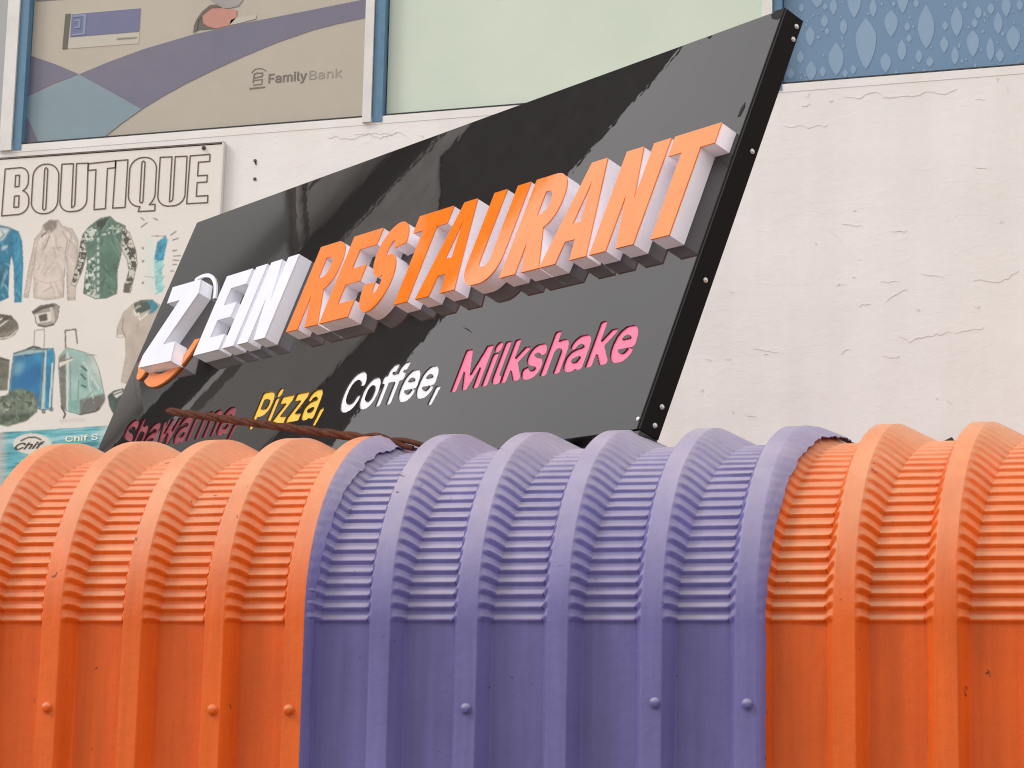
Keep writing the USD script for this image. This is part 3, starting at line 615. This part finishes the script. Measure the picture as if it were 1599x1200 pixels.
# banner
yb = 460 + (1036 - px * 4.8 * .0635) / 4.8
mb = gaussian_filter((py > yb).astype(float), .7)
band = np.array(lin(92, 168, 178))[None, None] * np.ones_like(col)
lay(mb, band); wob = meshkit.fbm(np.stack([px * .018, (py - yb) * .22, 0 * px], -1), 4, 31)
lay(mb * np.clip((wob - .52) * 7, 0, 1), lin(46, 112, 120), .8); lay(mb * np.clip((.44 - wob) * 7, 0, 1), lin(160, 198, 200), .8)
lay(mb * np.clip(1 - px / 14., 0, 1), lin(196, 176, 166), .7); lay(mb * np.clip((px - 150) / 16., 0, 1), lin(190, 208, 200), .7)
lay(mask(zb(*[(240 + 140 * math.cos(a), 1120 + 78 * math.sin(a)) for a in np.linspace(0, 6.28, 40)]), 1), lin(214, 207, 196)); lay(mask(zb((300, 1110), (392, 1095), (372, 1180), (300, 1190)), 1), lin(206, 206, 196), .9)
arc = [(158 + 150 * t, 1112 - 42 * math.sin(math.pi * (.1 + t * .72))) for t in np.linspace(0, 1, 14)]
stroke(zb(*arc), 2.6, (74, 66, 60))
vv = np.array([Wp(0, 0)]); Q = EYE + (lambda d: d * ((WY - PTH - EYE[1]) / d[..., 1:2]))(FWD + (RIGHT * (px - 799.5)[..., None] - UP * (py - 600)[..., None]) / FPX)
warp = .0012 * meshkit.fbm(Q * 1.7, 3, 4); Q[..., 1] -= warp
idx = np.arange(NX * NZ).reshape(NZ, NX)
quads = np.stack([idx[:-1, :-1], idx[1:, :-1], idx[1:, 1:], idx[:-1, 1:]], -1).reshape(-1, 4)
sheet = obj('sheet', (Q.reshape(-1, 3), quads), M_POSTER, poster, smooth=True)
UsdGeom.PrimvarsAPI(stage.GetPrimAtPath(sheet)).CreatePrimvar('print', Sdf.ValueTypeNames.Color3fArray, 'vertex').Set(Vt.Vec3fArray.FromNumpy(np.clip(col, 0, 1).reshape(-1, 3).astype(np.float32)))
back = wall_shape([tuple(TL + (1, 1)), tuple(TR + (-1, 1)), tuple(BR + (-1, -1)), tuple(BL + (1, -1))])
obj('backing', on_wall(back, .001, PTH - .002), M_FRAME, poster)
obj('edge_strip', on_wall(wall_shape([(350.5, 225), (353, 225), (346, 360), (343.5, 360)]), .001, PTH + .010), M_FRAME, poster)
obj('edge_strip', on_wall(wall_shape([(-62, 252.8), (352, 223.2), (352, 225.6), (-62, 255.2)]), .001, PTH + .003), M_OUTLINE, poster, 'shadow line above the top edge, laid on as a dark strip')  # shadow line over the poster, painted as a dark strip
obj('pin', dome_bolt(Wp(318.5, 231.5), OUT, .007, .012, 1.2), M_STEEL, poster)

# glyphs in metres (w, h); t is the stem
def rounded(b, r, corners):
    g = box(*b)
    for (cx, cy, sx, sy) in corners:
        r_ = min(r, (b[2] - b[0]) * .99, (b[3] - b[1]) * .5)
        sq = box(min(cx, cx + sx * r_), min(cy, cy + sy * r_), max(cx, cx + sx * r_), max(cy, cy + sy * r_))
        g = g.difference(sq).union(Point(cx + sx * r_, cy + sy * r_).buffer(r_, 12).intersection(sq))
    return g
def glyph(ch, w, h, t=None, bar=None):
    t = t or .34 * w; bar = bar or .20 * h
    if ch == 'I': return box(0, 0, w, h)
    if ch == 'T': return unary_union([box(0, h - bar, w, h), box((w - t) / 2, 0, (w + t) / 2, h - bar * .5)])
    if ch == 'E': return unary_union([box(0, 0, t, h), box(0, 0, w, bar), box(0, h - bar, w, h), box(0, .5 * h - bar * .48, w * .92, .5 * h + bar * .48)])
    if ch == 'N': return Polygon([(0, 0), (0, h), (t * 1.02, h), (w - t, .46 * h), (w - t, h), (w, h), (w, 0), (w - t * 1.02, 0), (t, .54 * h), (t, 0)])
    if ch == 'A':
        o = Polygon([(0, 0), (w * .335, h), (w * .665, h), (w, 0), (w - t * .97, 0), (w - t * .97 - .045 * w, .21 * h), (t * .97 + .045 * w, .21 * h), (t * .97, 0)])
        return o.difference(Polygon([(w * .415, .385 * h), (w * .585, .385 * h), (w * .5, .80 * h)]))
    if ch == 'U': return rounded((0, 0, w, h), w * .42, ((0, 0, 1, 1), (w, 0, -1, 1))).difference(rounded((t, bar * .95, w - t, h + 1), w * .12, ((t, bar * .95, 1, 1), (w - t, bar * .95, -1, 1))))
    if ch == 'O' or ch == 'Q':
        c = lambda a, b, e, f: ((a, b, 1, 1), (e, b, -1, 1), (a, f, 1, -1), (e, f, -1, -1))
        g = rounded((0, 0, w, h), w * .46, c(0, 0, w, h)).difference(rounded((t, bar * .8, w - t, h - bar * .8), w * .08, c(t, bar * .8, w - t, h - bar * .8)))
        return g.union(Polygon([(w * .48, .04 * h), (w * .92, .10 * h), (w * .80, .03 * h), (w * 1.02, .03 * h), (w * 1.02, -.10 * h), (w * .40, -.10 * h)])) if ch == 'Q' else g
    if ch == 'R':
        bowl = rounded((0, .41 * h, w * .95, h), .26 * h, ((w * .95, .41 * h, -1, 1), (w * .95, h, -1, -1)))
        hole = rounded((t, .59 * h, w * .62, .83 * h), .09 * h, ((w * .62, .59 * h, -1, 1), (w * .62, .83 * h, -1, -1)))
        return unary_union([box(0, 0, t, h), bowl.difference(hole), Polygon([(w * .33, .46 * h), (w * .68, .46 * h), (w, 0), (w - t * 1.12, 0)])])
    if ch == 'B':
        b1 = rounded((0, .48 * h, w * .96, h), .2 * h, ((w * .96, .48 * h, -1, 1), (w * .96, h, -1, -1)))
        b2 = rounded((0, 0, w, .52 * h), .22 * h, ((w, 0, -1, 1), (w, .52 * h, -1, -1)))
        return unary_union([b1, b2]).difference(unary_union([box(t, .60 * h, w * .60, .84 * h), box(t, .16 * h, w * .62, .40 * h)]))
    if ch == 'S':
        s = t * .92; a = s / 2
        pts = []
        rx, rt, rb = w / 2 - a, h * .25 - a * .45, h * .27 - a * .5
        ct, cb = h - a - rt, a + rb
        for th in np.linspace(5, 262, 26): pts.append((w / 2 + rx * math.cos(math.radians(th)), ct + rt * math.sin(math.radians(th))))
        for th in np.linspace(82, -185, 28): pts.append((w / 2 + rx * math.cos(math.radians(th)), cb + rb * math.sin(math.radians(th))))
        return LineString(pts).buffer(a, cap_style='flat', join_style='round').intersection(box(-1, 0, w * 1.02, h))
quadsB = [('B', (37, 197), (207, 181), (197, 506), (12, 522)), ('O', (234, 166), (412, 161), (398, 502), (213, 510)), ('U', (430, 163), (612, 156), (600, 484), (412, 498)), ('T', (614, 160), (803, 140), (786, 466), (598, 484)), ('I', (805, 140), (888, 133), (868, 463), (782, 468)), ('Q', (905, 122), (1090, 112), (1072, 452), (886, 462)), ('U', (1112, 116), (1298, 108), (1280, 448), (1090, 458)), ('E', (1320, 106), (1457, 95), (1440, 430), (1295, 438))]
for ch, *q in quadsB:
    q = np.array(za(*q))
    g = glyph(ch, 1., 1.85, t=.44 if ch not in 'TI' else (.42 if ch == 'T' else 1), bar=.27 if ch not in 'OQU' else .17)
    g = shapely.segmentize(g, .05)
    def mapq(c):
        s, t = c[:, 0] / 1., 1 - c[:, 1] / 1.85
        p = ((1 - s) * (1 - t))[:, None] * q[0] + (s * (1 - t))[:, None] * q[1] + (s * t)[:, None] * q[2] + ((1 - s) * t)[:, None] * q[3]
        return np.array([W(*r, PTH)[[0, 2]] for r in p])
    g = shapely.transform(g, mapq)
    line = g.boundary.buffer(.0025)
    obj('outline_letter', frame_mesh(line, (0, WY - PTH, 0), XW, ZW, OUT, .0014, .0020), M_OUTLINE, poster, f'outlined letter {ch}')
M_PW, M_PD = plain('print_white', lin(228, 224, 214), .5), plain('print_dark', lin(72, 62, 56), .5)
def poster_text(text, a, b, hpx, mat, shear, bold=True):
    A, B = Wp(*a), Wp(*b); L = np.linalg.norm(B - A)
    line_text(text, hpx * 8.1 / FPX, A, (B - A) / L, ZW, poster, mat, .0014, .0020, length=L, shear=shear, bold=bold)
poster_text('Chif', zb((108, 1165))[0], zb((335, 1150))[0], 10.5, M_PD, .45)
poster_text('Chif S', zb((490, 1105))[0], zb((735, 1088))[0], 9.0, M_PW, 0.)

# ------------------------------------------------------------------ restaurant sign
_da = rayz(-1564., 1030.); _da /= np.linalg.norm(_da)
_db = rayz(4336., -8869.); _db /= np.linalg.norm(_db); _db = _db if _db[2] > 0 else -_db
SU = -_da; SN = np.cross(SU, _db); SN /= np.linalg.norm(SN); SV = np.cross(SN, SU)   # along, outwards, up
SP = EYE + rayz(1227., 13.) * 5.0                                                     # upper near corner of the face
def uv(p, d=0.):
    h = hit(p, SP + SN * d, SN) - SP
    return float(h @ SU), float(h @ SV)
def on_sign(shape, a, b):
    return frame_mesh(shape, SP, SU, SV, SN, a, b)
BW, BH, BT = 2.972, 1.045, .055
sbase = SP - SU * BW / 2 - SV * BH
sign = thing('restaurant_sign', sbase, 'glossy black restaurant sign board with raised orange and white letters behind the awning', 'sign')
# small cut-out lettering: holes in the face, coloured acrylic behind
PLATE = .0035
words = [('Shawarma,', (-2.812, -1.993), 'red', 'dark red'), ('Pizza,', (-1.902, -1.487), 'yellow', 'yellow'), ('Coffee,', (-1.404, -.905), 'white', 'white'), ('Milkshake', (-.843, -.127), 'pink', 'pink')]
M_SM = {'red': plain('acrylic_red', (.18, .014, .026), .25), 'yellow': plain('acrylic_yellow', (.80, .46, .035), .3), 'white': plain('acrylic_white', (.70, .70, .75), .3), 'pink': plain('acrylic_pink', (.88, .15, .27), .3)}
holes, small_letters = [], []
for text, (ua, ub), colr, nm in words:
    s = word_shape(text, .104, True)
    s = affinity.translate(s, -s.bounds[0], 0)
    s = affinity.scale(s, (ub - ua) / s.bounds[2], 1, origin=(0, 0))
    s = affinity.translate(s, ua, -.862).buffer(.0030)
    ltr = split_letters(s)
    for ch, L in zip(text, ltr): small_letters.append((ch, L, colr, nm))
    holes.append(s)
face = box(-BW, -BH, 0, 0).difference(unary_union(holes))
obj('face', on_sign(face, -PLATE, 0), M_BOARD, sign)
fr = [box(-BW, -BH, -BW + .004, 0), box(-.004, -BH, 0, 0), box(-BW + .004, -.004, -.004, 0), box(-BW + .004, -BH, -.004, -BH + .004)]
for b_ in fr:
    obj('edge_return', on_sign(b_, -BT, -PLATE - .0005), M_EDGE, sign)
obj('back', on_sign(box(-BW + .005, -BH + .005, -.005, -.005), -BT, -BT + .006), M_STEEL, sign)
for ch, L, colr, nm in small_letters:
    L2 = L.buffer(.006)
    obj('small_letter', on_sign(L2, -PLATE - .004, -PLATE - .0006), M_SM[colr], sign, f'{nm} letter {ch}' if ch.isalpha() else f'{nm} comma')
obj('trim', on_sign(box(-.0035, -BH, .0, 0), .0003, .0030), M_EDGE, sign)
for p in [(1243, 42), (1238, 62), (1174, 237), (1101, 438), (1033, 636), (1022, 665)]:
    c = hit(p, SP, SU)
    obj('screw', dome_bolt(c, SU, .0042, .006, 1.35), M_SCREW, sign)
for p in [(997, 655)]:
    obj('screw', dome_bolt(hit(p, SP, SN), SN, .004, .005, 1.3), M_SCREW, sign)
obj('corner_tab', on_sign(Polygon([(-.045, -BH - .002), (.0, -BH - .002), (.0, -BH - .022)]), -BT + .002, -.004), M_BOARD, sign)
for q in (((722, 511), (731, 514), (739, 521), (730, 516)), ((1164, 160), (1163, 168), (1156, 182), (1152, 183), (1157, 170)), ((1204, 24), (1212, 17), (1226, 13.5), (1222, 24), (1214, 31), (1206, 30)), ((1104, 59), (1112, 56), (1108, 61))):
    obj('scuff', on_sign(Polygon([uv(p) for p in q]), .0002, .0008), M_EDGE, sign)
# big letters
DEP = .046
c1 = lambda x, y: (200 + x / 4.614, 360 + y / 4.614)
zpoly = Polygon([uv(c1(*p), DEP) for p in ((322, 410), (525, 352), (508, 450), (250, 822), (338, 800), (305, 940), (75, 990), (104, 905), (372, 502), (280, 527))])
letters = [('E', -2.402, -2.232, 'w'), ('I', -2.208, -2.136, 'w'), ('N', -2.112, -1.940, 'w'),
           ('R', -1.812, -1.630, 'o'), ('E', -1.622, -1.465, 'o'), ('S', -1.440, -1.295, 'o'), ('T', -1.276, -1.108, 'o'), ('A', -1.120, -.934, 'o'), ('U', -.918, -.755, 'o'), ('R', -.731, -.565, 'o'), ('A', -.564, -.376, 'o'), ('N', -.364, -.198, 'o'), ('T', -.184, -.020, 'o')]
V0, V1 = -.5955, -.3215
def big_letter(ch, shape, white):
    nm = 'white' if white else 'orange'
    body = shape.buffer(-.0006, join_style='mitre')
    L = obj('letter', on_sign(body, .0005, DEP - .003), M_ACRYL if white else M_ACRYLP, sign, f'raised {nm} letter {ch} with pale sides', smooth=25)
    obj('letter_face', on_sign(shape, DEP - .003, DEP), M_WFACE if white else M_OFACE, L, smooth=25)
big_letter('Z', zpoly, True)
for ch, a, b, c in letters:
    w, h = b - a, V1 - V0
    t = w if ch == 'I' else {'R': .066, 'E': .066, 'S': .061, 'T': .066, 'A': .067, 'U': .058, 'N': .063}[ch] * (1. if c == 'o' else 1.06)
    g = affinity.translate(glyph(ch, w, h, t, bar=.052), a, V0)
    big_letter(ch, g, c == 'w')
# ring round the Z
ctr, ro, ri = (-2.705, -.442), .203, .170
ring = Point(ctr).buffer(ro, 40).difference(Point(ctr[0] + .004, ctr[1] + .012).buffer(ri, 40))
low = ring.intersection(box(-4, -2, 0, -.50)).difference(Polygon([(-2.86, -.52), (-2.80, -.52), (-2.795, -.60), (-2.835, -.63)]))
tip = Point(-2.868, -.572).buffer(.030).union(LineString([(-2.90, -.535), (-2.868, -.572)]).buffer(.022))
obj('ring', on_sign(unary_union([low, tip]), .0005, .007), M_RING, sign, 'orange crescent under the letter Z')
hi = ring.intersection(Polygon([(-2.79, 0), (-2.5, 0), (-2.4, -.36), (-2.6, -.36), (-2.76, -.26)]))
obj('ring', on_sign(hi.buffer(-.004), .0005, .007), M_WFACE, sign, 'white arc over the letter Z')

# ------------------------------------------------------------------ awning of crimped roof sheet
AY, Z0, RAD, HR = 4.176, 2.214, .390, .045      # pan face, start of the curve, radius, rib height
AX = [-2.335, -2.1587, -1.9808, -1.8043, -1.6347, -1.4589, -1.2838, -1.1055, -.9242, -.7459, -.5661, -.3841, -.203, -.022, .160]   # left edge of each rib top
TOPW, FL = .040, .018
awn = thing('awning', (-1.2, AY + .4, 0), 'curved ribbed metal awning painted orange, purple and orange in front of the sign', 'awning')
CP = .0241                                       # crimp spacing
ARC = math.radians(100.)
S_LOW, S_ARC, S_BACK = -.95, RAD * ARC, 2.9
srow = np.r_[np.linspace(S_LOW, -.06, 14), np.arange(-.05, S_ARC + .02, CP / 12.), np.linspace(S_ARC + .04, S_ARC + S_BACK, 10)]
def shear_x(X, S):
    """the sheets were bent a little askew and fan out towards the crest"""
    return (.0125 + .0235 * (X + 2.159)) * (1 - np.cos(np.clip(S / RAD, 0, ARC))) / .85
def profile(i, x):
    """height over the pan at distance x right of rib i's left top edge, pitch p"""
    p = AX[i + 1] - AX[i]
    xr = p - x
    return np.interp(x, [0, TOPW, TOPW + FL, p - FL, p], [HR, HR, 0, 0, HR])
def sheet_mesh(i0, i1, x0, x1, seed, off=0.0):
    """sheet from x0 right of rib i0's left edge to x1 right of rib i1's"""
    cols = []
    for i in range(i0, i1 + 1):
        p = AX[i + 1] - AX[i]
        loc = np.unique(np.round(np.r_[np.linspace(0, TOPW, 7), .0015, TOPW - .0015, TOPW + FL * np.linspace(.08, 1, 10), TOPW + FL + np.array([.002, .004, .007, .012]), np.linspace(TOPW + FL + .02, p - FL - .014, 9), p - FL - np.array([.010, .006, .003, 0]), p - FL + FL * np.linspace(.12, .94, 7)], 5))
        for x in loc:
            gx = AX[i] + x
            if gx < AX[i0] + x0 - 1e-9 or gx > AX[i1] + x1 + 1e-9: continue
            cols.append((i, x))
    gx = np.array([AX[i] + x for i, x in cols])
    hgt = np.array([profile(i, x) for i, x in cols])
    e = .0012
    hl = np.array([profile(i, max(x - e, 0)) for i, x in cols]); hr = np.array([profile(i, min(x + e, AX[i + 1] - AX[i])) for i, x in cols])
    slope = (hr - hl) / (2 * e)
    nx_, nh = -slope / np.sqrt(1 + slope ** 2), 1 / np.sqrt(1 + slope ** 2)
    w_pan = np.array([np.interp(AX[i + 1] - AX[i] - x, [0, FL, FL + .006], [0, .75, 1]) if x > TOPW + FL + .03 else np.interp(x, [TOPW, TOPW + .004, TOPW + FL, TOPW + FL + .006], [0, .75, 1, 1]) for i, x in cols])
    flank = np.array([np.interp(x, [TOPW, TOPW + .004, TOPW + FL * .6, TOPW + FL + .004], [0, 1, 1, 0]) + np.interp(AX[i + 1] - AX[i] - x, [0, .003, FL * .6, FL + .004], [0, 1, 1, 0]) * (x > .07) for i, x in cols])
    S, X = np.meshgrid(srow, gx, indexing='ij')
    locx = np.array([x for i, x in cols]); pit = np.array([AX[i + 1] - AX[i] for i, x in cols])
    grow = .046 * np.clip(S / (S_ARC * .85), 0, 1) ** 1.2           # the flanks spread where the sheet is bent
    push = np.interp(locx, [TOPW, TOPW + FL, TOPW + FL + .075], [0, 1, 0]) * (locx < TOPW + FL + .08)
    X = X + grow * push[None]
    X = X - .008 * np.clip(S / (S_ARC * .85), 0, 1) * np.interp(locx, [.008, TOPW - .0015, TOPW, TOPW + FL], [0, .96, 1, 0])[None]
    X = X + shear_x(X, S)
    pts3 = np.stack([X * 9, S * 14, np.full_like(S, seed)], -1)
    wob = meshkit.fbm(pts3, 3, 7)
    # crimps: a narrow rounded ridge with a sharper underside on the pans, full scallops on the flanks
    ph = S / CP + .16 * (meshkit.noise(np.stack([X * 3.1, S * 6, S * 0 + seed], -1), 3) - .5)
    rib_no = np.broadcast_to(np.array([i for i, x in cols], float)[None], X.shape)
    ph = ph + .5 * (meshkit.noise(np.stack([rib_no * 1.37 + .5, 0 * S, 0 * S + seed], -1), 9) - .5) * np.clip(S / .1, 0, 1)
    fr_ = ph - np.floor(ph)
    rid = np.clip(np.where(fr_ < .22, np.sin(np.pi / 2 * fr_ / .22) ** 1.4, np.cos(np.pi / 2 * np.clip((fr_ - .22) / .48, 0, 1)) ** 1.7), 0, 1)
    sca = np.where(fr_ < .36, fr_ / .36, 1 - (fr_ - .36) / .64); sca = sca ** 1.1
    amp = np.clip(S / .004, 0, 1) * np.clip((S_ARC * .97 - S) / .06, 0, 1)
    big = .62 + .76 * wob
    fade = np.interp(S, [0, S_ARC * .5, S_ARC * .80, S_ARC * .92], [1, .85, .42, .12])
    ffade = np.interp(S, [0, S_ARC * .45, S_ARC * .7, S_ARC * .9], [1, .7, .28, .06])
    disp = amp * big * (.0060 * fade * rid * (1 - flank) * w_pan + .0056 * ffade * sca * flank)
    dent = .0022 * (meshkit.fbm(np.stack([X * 5, S * 5, S * 0 + seed], -1), 3, 11) - .5)
    hh = hgt[None] * np.interp(S, [0, S_ARC * .4, S_ARC * .9], [1, 1, .84]) + disp * nh[None] + dent + off
    gxx = X + disp * nx_[None] * .9
    # centre line along s
    ang = np.clip(S / RAD, 0, ARC)
    beyond = np.maximum(S - S_ARC, 0)
    below = np.minimum(S, 0)
    cy = AY + RAD * (1 - np.cos(ang)) + beyond * math.sin(ARC)
    cz = Z0 + RAD * np.sin(ang) + below + beyond * math.cos(ARC) * .35
    ny, nz = -np.cos(ang), np.sin(ang)
    V = np.stack([gxx, cy + ny * hh, cz + nz * hh], -1)
    a, b = V.shape[:2]
    idx = np.arange(a * b).reshape(a, b)
    q = np.stack([idx[:-1, :-1], idx[:-1, 1:], idx[1:, 1:], idx[1:, :-1]], -1).reshape(-1, 4)
    return V.reshape(-1, 3), np.vstack([q[:, [0, 1, 2]], q[:, [0, 2, 3]]])
SPLIT = TOPW + .0004
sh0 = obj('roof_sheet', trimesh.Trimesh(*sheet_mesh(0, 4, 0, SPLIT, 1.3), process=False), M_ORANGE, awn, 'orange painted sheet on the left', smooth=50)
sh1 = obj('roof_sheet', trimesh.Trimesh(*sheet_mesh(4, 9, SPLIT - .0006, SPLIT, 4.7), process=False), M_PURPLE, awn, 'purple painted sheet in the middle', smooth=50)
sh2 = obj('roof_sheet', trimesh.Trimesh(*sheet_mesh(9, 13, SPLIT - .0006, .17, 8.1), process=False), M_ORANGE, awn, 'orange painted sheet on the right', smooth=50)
# laps: the turned-down edge of the upper sheet on the flank of the joint rib
def lap(i, xa, xb, lift, seed, mat, s0, s1, parent):
    n = 150; s = np.linspace(s0, s1, n)
    rngl = np.random.default_rng(seed)
    wv = np.interp(s, np.arange(s0, s1 + CP, CP / 2), rngl.uniform(0, 1, len(np.arange(s0, s1 + CP, CP / 2))))
    ends = np.clip((s - 0) / .25, 0, 1)
    up = lift * ((.35 + .65 * ends) if i == 4 else (.8 + .2 * ends)) + .0015 * np.sin(2 * np.pi * s / CP) * (s > 0)
    rows = []
    for x, o in ((xa, 0.0006), ((xa + xb) / 2, .75), (xb, 1.0)):
        rows.append((x + (.0022 * wv if x == xb else 0), o))
    gr = .046 * np.clip(s / (S_ARC * .85), 0, 1) ** 1.2
    def place(xx, extra):
        f_ = np.maximum(xx - TOPW, 0)
        f_ = f_ * (1 + .7 * np.clip(s / S_ARC, 0, 1) ** 2)
        h = HR * (1 - f_ / FL) * np.interp(s, [0, S_ARC * .4, S_ARC * .9], [1, 1, .84]) + extra
        xx = np.minimum(xx, TOPW) + f_ * (1 + gr / FL) - .008 * np.clip(s / (S_ARC * .85), 0, 1) * np.clip(1 - f_ / FL, 0, 1)
        ang = np.clip(s / RAD, 0, ARC); bl = np.minimum(s, 0)
        return np.stack([AX[i] + xx + 0 * s + extra * .5, AY + RAD * (1 - np.cos(ang)) - np.cos(ang) * h, Z0 + RAD * np.sin(ang) + bl + np.sin(ang) * h], -1)
    def place0(xx, extra): q = place(xx, extra); q[:, 0] += shear_x(q[:, 0], s); return q
    line = [place0(np.broadcast_to(x, s.shape), up * o + .0012) for x, o in rows]
    inner = [place0(np.broadcast_to(x, s.shape), up * o - .0006) for x, o in rows[::-1]]
    ring_ = np.stack(line + inner, 1)                       # closed thin strip
    m = ring_.shape[1]
    idx = np.arange(n * m).reshape(n, m); nxt = np.roll(idx, -1, axis=1)
    q = np.stack([idx[:-1], nxt[:-1], nxt[1:], idx[1:]], -1).reshape(-1, 4)
    obj('lap_edge', trimesh.Trimesh(ring_.reshape(-1, 3), np.vstack([q[:, [0, 1, 2]], q[:, [0, 2, 3]]]), process=False), mat, parent, smooth=40)
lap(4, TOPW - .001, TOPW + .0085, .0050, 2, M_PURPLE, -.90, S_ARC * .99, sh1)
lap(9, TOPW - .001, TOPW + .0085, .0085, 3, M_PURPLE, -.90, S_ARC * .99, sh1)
# bolts on the rib tops
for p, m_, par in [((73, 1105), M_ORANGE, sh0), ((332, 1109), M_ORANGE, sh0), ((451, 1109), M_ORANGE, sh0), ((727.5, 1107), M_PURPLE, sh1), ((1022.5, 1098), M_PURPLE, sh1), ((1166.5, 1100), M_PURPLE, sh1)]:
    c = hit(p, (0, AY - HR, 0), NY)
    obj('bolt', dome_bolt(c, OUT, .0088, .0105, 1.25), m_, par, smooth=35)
# felt behind the crest, and black filling in the shaded gap at the lap, posts under the roof
zc = Z0 + RAD
def crest(xpx, dz, y=AY + RAD + .10):
    q = hit((xpx, 690), (0, y, 0), NY); return np.array([q[0], y, zc + dz])
fl = []
for xa, xb, dz in ((1448, 1502, .030), ((1255), 1300, .022)):
    a, b = crest(xa, -.01), crest(xb, -.01)
    tri = Polygon([(a[0], zc - .02), (b[0], zc - .02), (b[0] - .01, zc + dz * .55), (a[0] + .72 * (b[0] - a[0]), zc + dz), (a[0], zc + dz * .2)])
    obj('felt_and_gap', frame_mesh(tri, (0, AY + RAD + .10, 0), XW, ZW, OUT, 0, .006), M_FELT_GAP, awn)
for x in (-2.0, -.9, .1):
    for y in (AY + .12, WY - .35):
        obj('post', bx((x - .03, y, 0), (x + .03, y + .06, Z0 + .02 if y < 6 else Z0 + RAD - .17)), M_STEEL, awn)
for y in (AY + .12, WY - .35):
    obj('rail', bx((-2.4, y, Z0 - .02 if y < 6 else Z0 + RAD - .24), (.3, y + .06, Z0 + .04 if y < 6 else Z0 + RAD - .17)), M_STEEL, awn)
# legs of the sign down to the roof
for u_ in (-.35, -2.6):
    b0 = SP + SU * u_ - SV * (BH - .25) - SN * (BT + .02)
    obj('leg', tube([b0, (b0[0], b0[1] + .02, zc - .08)], .02, 8), M_STEEL, sign, smooth=40)

# ------------------------------------------------------------------ twisted iron bar leaning out over the awning
A_ = EYE + rayz(263, 642.5) * 5.45
B_ = EYE + rayz(566, 684) * 4.86
C_ = EYE + rayz(668, 697) * 4.74
n = 110
path = np.array([A_ + (B_ - A_) * t for t in np.linspace(0, 1, 80)] + [B_ + (C_ - B_) * t for t in np.linspace(0, 1, 31)[1:]])
d_ = (B_ - A_) / np.linalg.norm(B_ - A_); a_ = np.cross(d_, [0, 0, 1.]); a_ /= np.linalg.norm(a_); b_ = np.cross(d_, a_)
dist = np.r_[0, np.cumsum(np.linalg.norm(np.diff(path, axis=0), axis=1))]
bar = thing('twisted_bar', C_, 'rusty brown twisted iron bar sticking out over the awning in front of the lettering', 'iron bar')
for k_ in range(3):
    th = 2 * np.pi * (dist / .24 + k_ / 3.)
    spread = .0042 + .0035 * np.clip((dist - dist[-1] * .72) / .12, 0, 1) * (k_ % 2 + .4)
    pth = path + (np.cos(th) * spread)[:, None] * a_ + (np.sin(th) * spread)[:, None] * b_
    pth = pth[: len(pth) - (0, 6, 14)[k_]][(0, 1, 0)[k_]:]
    obj('strand', tube(pth, .0058, 8), M_RUST, bar, smooth=50)
